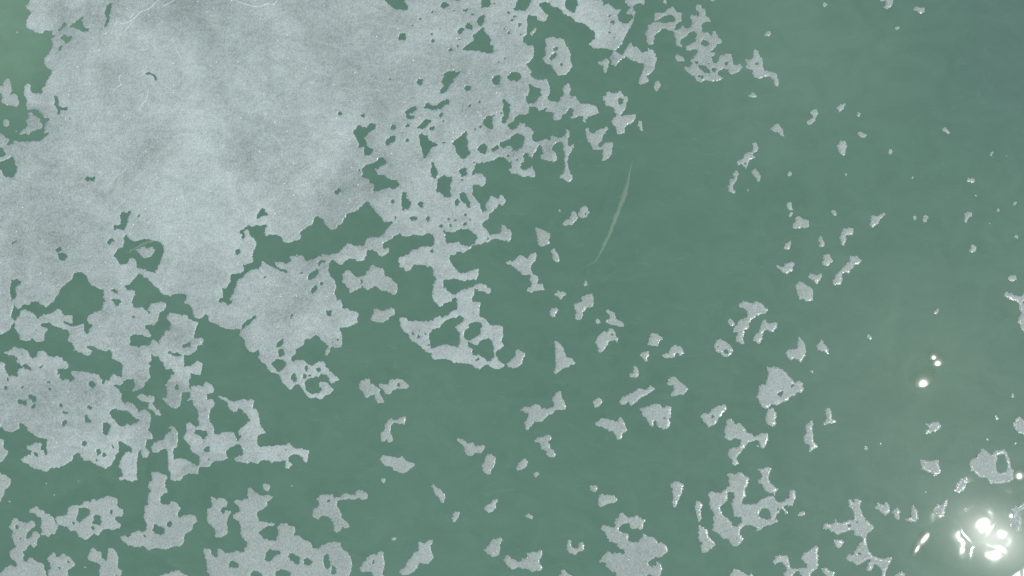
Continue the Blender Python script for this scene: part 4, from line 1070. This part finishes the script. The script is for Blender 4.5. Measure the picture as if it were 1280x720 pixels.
TABLE = {1: ['a ad ab'], 2: ['b ab bc'], 3: ['a ad bc b'], 4: ['c bc dc'], 5: ['a ad ab', 'c bc dc'], 6: ['b ab dc c'],
         7: ['a ad dc c b'], 8: ['d dc ad'], 9: ['a d dc ab'], 10: ['b ab bc', 'd dc ad'], 11: ['a d dc bc b'],
         12: ['d c bc ad'], 13: ['a d c bc ab'], 14: ['d c b ab ad'], 15: ['a d c b']}
OFF = {'a': 0, 'b': 1, 'c': NX + 1, 'd': NX, 'ab': N, 'dc': N + NX, 'ad': 2 * N, 'bc': 2 * N + 1}
case = (inside[:-1, :-1] * 1 + inside[:-1, 1:] * 2 + inside[1:, 1:] * 4 + inside[1:, :-1] * 8)
cj, ci = np.nonzero(case)
cc = case[cj, ci]
cid = cj * NX + ci
lf = lab.ravel()
faces, flab, rims, rlab = [], [], [], []
for k_, polys in TABLE.items():
    base = cid[cc == k_]
    for poly in polys:
        names = poly.split()
        ids = np.stack([base + OFF[x] for x in names], 1)
        pl = lf[base + OFF[names[0]]]
        pad = np.full((len(base), 5), -1, np.int64)
        pad[:, :len(names)] = ids
        faces.append(pad); flab.append(pl)
        for q in range(len(names)):
            x, y = names[q], names[(q + 1) % len(names)]
            if len(x) == 2 and len(y) == 2:
                rims.append(np.stack([ids[:, q], ids[:, (q + 1) % len(names)]], 1)); rlab.append(pl)
faces = np.concatenate(faces); flab = np.concatenate(flab)
rims = np.concatenate(rims); rlab = np.concatenate(rlab)
fo = np.argsort(flab, kind='stable'); faces, flab = faces[fo], flab[fo]
ro = np.argsort(rlab, kind='stable'); rims, rlab = rims[ro], rlab[ro]


def piece(label_id):
    """mesh of one connected piece of ice: top with rounded rim, and a side wall down into the water"""
    f = faces[np.searchsorted(flab, label_id):np.searchsorted(flab, label_id, 'right')]
    r = rims[np.searchsorted(rlab, label_id):np.searchsorted(rlab, label_id, 'right')]
    ok = f >= 0
    used, inv = np.unique(f[ok], return_inverse=True)
    nv = len(used)
    ru, rinv = np.unique(r, return_inverse=True)
    rinv = rinv.reshape(r.shape)
    nr = len(ru)
    wxy = np.stack([(VX[used] - M - 640.0) * S, (360.0 + M - VY[used]) * S, VZ[used]], 1)
    rxy = np.stack([(VX[ru] - M - 640.0) * S, (360.0 + M - VY[ru]) * S, VZ[ru]], 1)
    low = rxy.copy(); low[:, 2] = -0.045
    co = np.concatenate([wxy, rxy, low])
    centre = np.array([(co[:, 0].min() + co[:, 0].max()) / 2, (co[:, 1].min() + co[:, 1].max()) / 2, 0.0])
    co -= centre
    counts = ok.sum(1)
    quads = np.stack([rinv[:, 1], rinv[:, 0], rinv[:, 0] + nr, rinv[:, 1] + nr], 1) + nv
    loops = np.concatenate([inv, quads.ravel()]).astype(np.int32)
    counts = np.concatenate([counts, np.full(len(quads), 4)]).astype(np.int32)
    me = bpy.data.meshes.new('ice')
    me.vertices.add(len(co)); me.vertices.foreach_set('co', co.astype(np.float32).ravel())
    me.loops.add(len(loops)); me.loops.foreach_set('vertex_index', loops)
    me.polygons.add(len(counts))
    me.polygons.foreach_set('loop_start', np.concatenate([[0], np.cumsum(counts)[:-1]]).astype(np.int32))
    me.update(calc_edges=True)
    me.polygons.foreach_set('use_smooth', np.ones(len(counts), bool))
    at_ = me.attributes.new('wet', 'FLOAT', 'POINT')
    at_.data.foreach_set('value', np.concatenate([VW[used], np.ones(2 * nr, np.float32)]).astype(np.float32))
    return me, Vector(centre)


# ------------------------------------------------------------------ naming the pieces
pieces = {}
order = []
flat = lab.ravel()
o_ = np.argsort(flat, kind='stable')
fl_s = flat[o_]
starts = np.flatnonzero(np.diff(np.concatenate(([0], fl_s))))
ends = np.concatenate((starts[1:], [len(fl_s)]))
for s_, e_ in zip(starts, ends):
    if fl_s[s_] == 0:
        continue
    idx = o_[s_:e_]
    x_ = (idx % NX) / GR - M
    y_ = (idx // NX) / GR - M
    if x_.max() < -2 or x_.min() > 1281 or y_.max() < -2 or y_.min() > 721:
        continue                      # wholly outside the photograph
    order.append((int(fl_s[s_]), len(idx) / GR ** 2, float(x_.mean()), float(y_.mean()), int(x_.min()), int(x_.max()), int(y_.min()), int(y_.max())))
order.sort(key=lambda t: -t[1])
SHEET = [None]
# a pixel on (or next to) each piece that has a look of its own, and what it looks like
LOOKS = '''
300 150|vast grey frosted ice sheet pierced by countless melt holes, white cracks running across it
345 694|large ragged ice floe riddled with round melt holes, a tall spike of ice on it
800 694|broad lumpy ice floe with a thin arching bridge of ice over open water
915 640|sprawling openwork ice floe enclosing a crooked channel and a triangular hole
27 713|knobbly ice floe with two pinholes, a thin neck and a broad base
196 640|tall grey ice floe with one thick side arm and two irregular holes
869 70|lacy grey ice floe of thin loops and hooked arms
90 640|long ice floe with three large holes side by side and a narrow tail
4 560|blunt wedge of ice with an angular tip beside the frayed ice sheet
4 605|smooth wedge of ice tapering along one slanting edge
1080 660|angular ice floe of linked triangles on a thin stepped foot
971 475|solid chunky ice floe with a sparkling wet rim and one small slot hole
1276 385|ice floe with a thin bent arm flashing white along its rim
5 105|two-lobed smooth ice floe at the mouth of the bay in the ice sheet
1228 580|rounded ice floe pierced by one large oval hole
463 351|bow-tie shaped ice floe lying in the open bay of the ice sheet
1010 705|branched ice floe with one curling arm and one tall pointed arm
415 632|three-armed ice floe with a long wavy thin arm
138 712|forked ice floe with two blunt upright prongs
690 60|oval ice floe with a chain of small holes down its middle
927 549|twisting ice floe of three lobes joined by narrow necks
70 712|stubby ice floe with two pinholes and a horned crest
770 133|ice floe with a round eyelet in one lobe and a curved arm
273 650|notched upright ice floe with a clawlike side spur
679 513|dumbbell ice floe, ragged body joined to a tall triangular lobe
935 398|curved S-shaped ice floe with a flared pointed head
523 698|jagged stair-stepped ice floe with two horned corners
655 335|heart-shaped ice floe trailing a small lumpy tail
815 512|tooth-shaped ice floe with a cleft between two roots
472 705|wedge-shaped ice floe with one small slot hole through it
662 702|lumpy three-part ice floe with a pinched waist
945 82|arrowhead ice floe with a bent tail and a pinhole
742 178|V-shaped ice floe with a blocky foot at one end
217 725|smooth low ice floe lying between two larger holed floes
497 580|smooth fish-like ice floe with a stubby tail
767 533|wedge-shaped ice floe flaring to a fat ragged end
926 724|rough ice floe with a saw-toothed sparkling crest
702 449|tall triangular ice floe like a shark fin
463 488|knobby ice floe with a short straight leg, all but touching its neighbour
1272 650|ice floe with a slim arched bridge over a teardrop body
892 524|mitten-shaped ice floe with a tiny pinhole
1000 439|boot-shaped ice floe with a gleaming white rim
752 428|pear-shaped ice floe with a bumpy thumb
1050 345|club-shaped ice floe with a slender curved handle
795 495|long slanting caterpillar-shaped ice floe with a notched end
730 378|blocky stepped ice floe, two squares joined corner to corner
880 680|two stacked triangles of ice joined as one slim floe
484 540|hook-shaped ice floe with a forked foot
493 482|flat elongated ice floe with a nub and two pinholes
588 560|bird-shaped ice floe with two spread wings
40 156|small ragged ice floe trapped in the bay of the ice sheet
474 394|smooth curved bean-shaped ice floe with a dip along one side
1012 546|slender upright ice floe with a white-lit rim along one side
1276 533|teardrop ice floe with a small white-lit edge and plain body
1006 362|compact blocky ice floe with one clipped corner
950 420|two-lobed ice floe with a narrow waist beside the S-shaped floe
683 562|bone-shaped ice floe with flared ends
846 483|fat rounded ice floe with a curled pointed toe
1162 583|hide-shaped ice floe with four stubby corners
904 430|button-like oval ice floe with two round holes
617 686|leaf-like ice floe with a short raised tip
707 725|small cone-shaped ice floe with smooth sides
846 610|narrow ice floe tapering to a slim straight foot
611 580|plain smooth oval ice floe, longer than wide
193 508|crooked slim ice floe in the channel between lobes of the sheet
678 300|fan-shaped ice floe with one straight side
646 450|knuckle-shaped ice floe just off the fringe of the ice sheet
933 198|thin crooked ice floe with a bulb end and tiny eyelet
758 625|blunt arrow-shaped ice floe with a flared tail
767 399|three-pronged propeller-shaped ice floe
842 438|low arched ice floe with a rounded hump
1172 640|rounded ice floe with one raised horn
1003 281|stepped ice floe with a scalloped sparkling base
183 315|small ice floe enclosed in the ring-shaped hole of the ice sheet
1125 725|small blunt ice floe beside the foot of the linked triangles
1037 720|short slanting ice floe beside the branched floe
818 425|squarish ice floe with a small knob on one corner
986 335|crescent ice floe with a long thin tip and rounded belly
715 690|U-shaped horseshoe ice floe open on one side
1053 300|elbow-bent ice floe, two thick arms at right angles
1143 645|boomerang ice floe with a bright beaded edge
1199 609|smooth slug-shaped ice floe with a pointed tip
1168 533|bullet-shaped ice floe with a notched tail
914 232|wavy ribbon-like upright ice floe
548 616|slim wavy ice floe narrowing to a rounded head
1105 636|butterfly-like ice floe with two rounded lobes
1093 275|slanted wedge ice floe with a bright fringed edge
614 632|slanted leaf-shaped ice floe with a pointed tip
714 276|three-lobed clover-like ice floe touching a rounder one
1036 526|small starfish-like ice floe on three thin legs
1053 182|tooth-like triangular ice floe tapering to one sharp point
873 632|narrow sliver of ice above the two stacked triangles, edge beaded
1019 347|small chevron ice floe with one bright tip
1025 433|small kinked shoe-shaped ice floe
972 160|small bent arrowhead ice floe with a sharp tail
8 153|small diamond-shaped ice fragment in the bay of the ice sheet
667 39|thin ice splinter beside the oval floe with a chain of holes
729 263|small rounded ice floe with a pinhole, touching the clover-like floe
1020 141|small comma-shaped ice floe with a curled foot
1034 325|small lumpy ice floe with three blunt corners
653 581|small slanted oval ice floe with a ragged side
757 78|small comma-like ice floe tucked against the sheet's broken corner
694 320|small slanted ice floe like a bent brick
796 467|small L-shaped ice floe
945 216|small crescent ice floe beside the wavy ribbon floe
1120 641|small half-moon ice floe between the butterfly and boomerang floes
806 444|small three-cornered ice floe beside the squarish floe with a knob
747 503|small pentagonal ice floe with straight sides
1048 679|small squat kite-shaped ice floe beside the linked triangles
700 368|small flat arrowhead ice floe with a blunt end
569 645|small bean-shaped ice floe with one hollow side
692 390|small stubby ice floe with a narrow root
1149 12|small ice floe with a tapered snout
1209 270|small P-shaped ice floe
821 107|small lens-shaped ice floe pointed at both ends
849 73|small two-bump ice floe beside the lacy floe
333 609|small rounded chip of ice off the spike of the ragged floe
1027 302|small smooth upright oval ice floe
1266 348|small rounded ice floe near the floe with a thin bent arm
1051 134|small slanted spindle of ice
741 610|small cup-shaped ice floe beside the blunt arrow floe
1111 3|small round-ended ice floe with a sliver beside it
'''
SMALL = ('ice_floe', 'small solid ice floe of simple outline, without holes, adrift in open green water', 'ice floe', 'small ice floes adrift in open water')
TINY = ('ice_fragment', 'tiny rounded ice fragment a few hands wide adrift in open green water', 'ice fragment', 'tiny ice fragments adrift in open water')
SPECK = ('ice_fragment', 'mere speck of white ice adrift in open green water', 'ice fragment', 'ice specks adrift in open water')
named = {}
for line in LOOKS.strip().splitlines():
    xy, text = line.split('|')
    px, py = map(float, xy.split())
    i0, j0 = int((px + M) * GR), int((py + M) * GR)
    best = None
    for rad in (1, 4, 12, 24):
        win = lab[j0 - rad:j0 + rad + 1, i0 - rad:i0 + rad + 1]
        jz, iz = np.nonzero(win)
        if len(jz):
            k_ = np.argmin((jz - rad) ** 2 + (iz - rad) ** 2)
            best = int(win[jz[k_], iz[k_]])
            break
    if best is None or best in named:
        print('LABEL NOT PLACED', line, named.get(best))
        continue
    named[best] = text


def describe(ident, area, mx_, my_):
    if ident in named:
        if area > 30000:
            return 'ice_sheet', named[ident], 'ice sheet', None
        return 'ice_floe', named[ident], 'ice floe', 'ice floes broken off the sheet'
    if area > 60:
        return SMALL
    if area > 15:
        return TINY
    return SPECK



for ident, area, mx_, my_, xa, xb, ya, yb in order:
    if area < 1.4:
        continue
    me, centre = piece(ident)
    name, label, cat, group = describe(ident, area, mx_, my_)
    me.name = name
    me.materials.append(ICE_SHEET if area > 30000 else ICE_FLOE)
    o = bpy.data.objects.new(name, me)
    o.location = centre
    C.objects.link(o)
    tag(o, label, cat, group)
    if area > 30000 and SHEET[0] is None:
        SHEET[0] = o


# ------------------------------------------------------------------ refrozen cracks standing on the sheet, as small white ridges
def ground_z(px, py):
    i = int(np.clip(round((px + M) * GR), 0, NX - 1)); j = int(np.clip(round((py + M) * GR), 0, NY - 1))
    return float(Z[j, i]) if inside[j, i] else 0.0


def ribbon(name, pts, width, height, mat, parent, jag):
    """a low ridge of triangular section along a broken line of photograph pixels"""
    P = np.array(pts, float)
    fine = []
    for a, b in zip(P[:-1], P[1:]):
        n = max(2, int(np.linalg.norm(b - a) / 1.2))
        for t in np.linspace(0, 1, n, endpoint=False):
            fine.append(a + (b - a) * t)
    fine.append(P[-1])
    fine = np.array(fine)
    fine[1:-1] += rng.normal(0, jag, fine[1:-1].shape)
    tang = np.gradient(fine, axis=0)
    tang /= np.maximum(np.linalg.norm(tang, axis=1, keepdims=True), 1e-6)
    nor = np.stack([-tang[:, 1], tang[:, 0]], 1)
    n = len(fine)
    vs = []
    for i in range(n):
        end = min(1.0, 0.25 + 3.0 * min(i, n - 1 - i) / n)
        w = width * end * rng.uniform(0.65, 1.25)
        zc = ground_z(*fine[i])
        for off, zz in ((-w, zc - 0.004), (0.0, zc + height * end * rng.uniform(0.6, 1.2)), (w, zc - 0.004)):
            q = fine[i] + nor[i] * off
            vs.append(tuple(at(q[0], q[1], zz)))
    fs = []
    for i in range(n - 1):
        a, b = 3 * i, 3 * i + 3
        fs += [(a, b, b + 1, a + 1), (a + 1, b + 1, b + 2, a + 2)]
    fs += [(0, 1, 2), (3 * n - 1, 3 * n - 2, 3 * n - 3)]
    me = bpy.data.meshes.new(name)
    me.from_pydata(vs, [], fs)
    me.materials.append(mat)
    o = bpy.data.objects.new(name, me)
    C.objects.link(o)
    if parent is not None:
        o.parent = parent
        o.matrix_parent_inverse = parent.matrix_world.inverted()
    return o


bpy.context.view_layer.update()
CRACKS = [
    (0, 0, 0.45, '840 225 862 185 885 157 905 178 940 172 970 160 1000 145 1030 112 1060 88 1100 75 1135 55 1165 20 1190 2 1196 -60'),
    (0, 0, 0.45, '1193 2 1208 25 1232 45 1285 18 1330 -10'),
    (0, 0, 0.3, '915 260 965 200 985 175 1020 155'),
    (0, 0, 0.3, '970 145 1005 100'),
    (0, 0, 0.35, '845 700 880 655 912 630 895 605 900 575 920 552 945 545'),
    (0, 0, 0.35, '1040 578 1075 560 1098 535'),
    (213, 0, 0.6, '455 0 500 12 550 28 600 42 650 52 690 45 725 28 775 35 800 5 830 -40'),
    (213, 0, 0.32, '0 260 20 300 45 370 75 430 110 485 150 530'),
    (213, 0, 0.3, '-90 600 -50 640 0 670 40 700 75 720'),
    (213, 120, 0.32, '740 265 775 300 810 335 845 345'),
    (0, 120, 0.25, '1100 0 1100 40 1060 50'),
    (0, 120, 0.3, '850 625 900 585 935 560 955 520'),
    (0, 240, 0.25, '845 135 905 95 960 30'),
    (0, 0, 0.3, '1178 600 1225 622 1275 660 1330 700 1372 750'),
    (0, 0, 0.3, '1118 645 1103 735 1065 790 1030 850'),
    (0, 0, 0.25, '1035 722 1080 698'),
]
for ox, oy, w_, s_ in CRACKS:
    q = np.array(list(map(float, s_.split()))).reshape(-1, 2) / 6 + (ox, oy)
    ribbon('crack_ridge', q, w_ * 1.55, 0.013, RIDGE, SHEET[0], 0.25)


# ------------------------------------------------------------------ branches lying under the surface
def branch(name, label, paths):
    stem = None
    for pts in paths:
        vs, fs = [], []
        P = [(at(x, y, z), r) for x, y, z, r in pts]
        Q = []
        for (a, ra), (b, rb) in zip(P[:-1], P[1:]):
            for t in np.linspace(0, 1, 6, endpoint=False):
                Q.append((a.lerp(b, t) + Vector(rng.normal(0, 0.018, 3)), ra + (rb - ra) * t))
        Q.append(P[-1])
        for i, (c, r) in enumerate(Q):
            d = (Q[min(i + 1, len(Q) - 1)][0] - Q[max(i - 1, 0)][0]).normalized()
            u = d.cross(Vector((0, 0, 1))).normalized()
            v = u.cross(d)
            for k_ in range(8):
                a = 2 * math.pi * k_ / 8
                vs.append(tuple(c + (u * math.cos(a) + v * math.sin(a)) * r * rng.uniform(0.75, 1.2)))
        for i in range(len(Q) - 1):
            for k_ in range(8):
                a, b = i * 8 + k_, i * 8 + (k_ + 1) % 8
                fs.append((a, b, b + 8, a + 8))
        fs.append(tuple(range(7, -1, -1)))
        fs.append(tuple(len(vs) - 8 + k_ for k_ in range(8)))
        nm = name if stem is None else 'twig'
        me = bpy.data.meshes.new(nm)
        me.from_pydata(vs, [], fs)
        me.polygons.foreach_set('use_smooth', np.ones(len(fs), bool))
        me.materials.append(BRANCH)
        o = bpy.data.objects.new(nm, me)
        C.objects.link(o)
        if stem is None:
            stem = o
        else:
            o.parent = stem
    return tag(stem, label, 'branch')


STRANDS = []      # shreds of bark and weed trailing along the long branch
for k_ in range(14):
    t0 = rng.uniform(0.0, 0.75)
    run = []
    for t_ in np.linspace(t0, min(1.0, t0 + rng.uniform(0.2, 0.4)), 5):
        bx, by = 788.5 - 39 * t_ + 2 * math.sin(3.1 * t_), 218 + 102 * t_
        run.append((bx + rng.normal(0, 1.3) * math.sin(3.1 * min(1, t_ + 0.1)), by, -0.3, 0.032))
    run[0] = (*run[0][:3], 0.008)
    run[-1] = (*run[-1][:3], 0.006)
    STRANDS.append(run)
branch('sunken_branch', 'long pale waterlogged branch lying slanted under open green water', [
    [(792, 198, -0.4, 0.01), (789, 212, -0.30, 0.03), (785, 228, -0.26, 0.10), (780, 242, -0.24, 0.16), (775, 257, -0.24, 0.14), (766, 281, -0.24, 0.115),
     (759, 299, -0.24, 0.10), (754, 309, -0.26, 0.085), (749, 320, -0.3, 0.035), (743, 328, -0.4, 0.02), (732, 334, -0.5, 0.01)],
    [(779, 246, -0.2, 0.03), (775, 245, -0.18, 0.02), (772, 248, -0.18, 0.01)],
    [(783, 233, -0.22, 0.03), (786, 226, -0.2, 0.02), (784, 219, -0.25, 0.012)]]
    + STRANDS)
branch('sunken_branch', 'short pale waterlogged branch seen through the ring-shaped hole in the ice sheet', [
    [(155, 316, -0.3, 0.02), (162, 312, -0.25, 0.05), (176, 305, -0.2, 0.075), (184, 302, -0.2, 0.06), (192, 299, -0.22, 0.04)]])


# ------------------------------------------------------------------ clear reflectors added for the sun glints, each tilted to flash at the camera
CLEAR = Mat('clear_glint')
_tr = CLEAR.n('ShaderNodeBsdfTransparent')
_tr.inputs['Color'].default_value = (0.96, 0.98, 0.97, 1)
_gl = CLEAR.n('ShaderNodeBsdfGlossy')
_gl.inputs['Roughness'].default_value = 0.11
_fr = CLEAR.n('ShaderNodeFresnel')
_mx = CLEAR.n('ShaderNodeMixShader')
_fr.inputs['IOR'].default_value = 1.31
CLEAR.l(_fr.outputs[0], _mx.inputs[0]).l(_tr.outputs[0], _mx.inputs[1]).l(_gl.outputs[0], _mx.inputs[2])
CLEAR.l(_mx.outputs[0], CLEAR.out.inputs['Surface'])
for px, py, r, text in (
        (1154, 480, 0.19, 'added clear sun-glint reflector flashing brightly, largest of three close together'),
        (1172, 454.5, 0.12, 'small added sun-glint reflector flashing beside a larger one'),
        (1167, 447, 0.085, 'tiniest of three added sun-glint reflectors flashing close together'),
        (1156, 673, 0.13, 'long added sun-glint reflector flashing with a smaller one at its end'),
        (1146.5, 686, 0.075, 'small added sun-glint reflector flashing at the end of a longer one'),
        (1274, 595, 0.12, 'small added sun-glint reflector flashing next to the floe with an oval hole')):
    # the added reflector lies at the slope that throws the sun back up the line it is seen along
    c = at(px, py, 0.004)
    nrm = ((cam.location - c).normalized() + SUN).normalized()
    n, rings = 18, 6
    ph = rng.uniform(0, 6.28, 2)
    stretch = 1.5 if 'long' in text else 1.0
    th_ = math.radians(-50)
    steep = math.tan(math.radians(6.0))
    vs, fs = [(0.0, 0.0, 0.01)], []
    for k_ in range(1, rings + 1):
        for i in range(n):
            a = 2 * math.pi * i / n
            q = 4.2 * r * k_ / rings * (1 + 0.12 * math.sin(2 * a + ph[0]) + 0.08 * math.sin(3 * a + ph[1]))
            u, v = q * math.cos(a) * stretch, q * math.sin(a) / math.sqrt(stretch)
            x, y = u * math.cos(th_) - v * math.sin(th_), u * math.sin(th_) + v * math.cos(th_)
            vs.append((x, y, 0.01 - steep * q * q / (8.4 * r)))
    nt = len(vs)
    fs += [(0, 1 + i, 1 + (i + 1) % n) for i in range(n)]
    for k_ in range(rings - 1):
        b0 = 1 + k_ * n
        fs += [(b0 + i, b0 + n + i, b0 + n + (i + 1) % n, b0 + (i + 1) % n) for i in range(n)]
    me = bpy.data.meshes.new('glint_reflector')
    me.from_pydata(vs, [], fs)
    me.materials.append(CLEAR.m)
    me.polygons.foreach_set('use_smooth', np.arange(len(fs)) < n * rings)
    o = bpy.data.objects.new('glint_reflector', me)
    o.location = c
    o.rotation_euler = nrm.to_track_quat('Z', 'Y').to_euler()
    C.objects.link(o)
    tag(o, text, 'ice plate', 'added sun-glint reflectors at the surface')
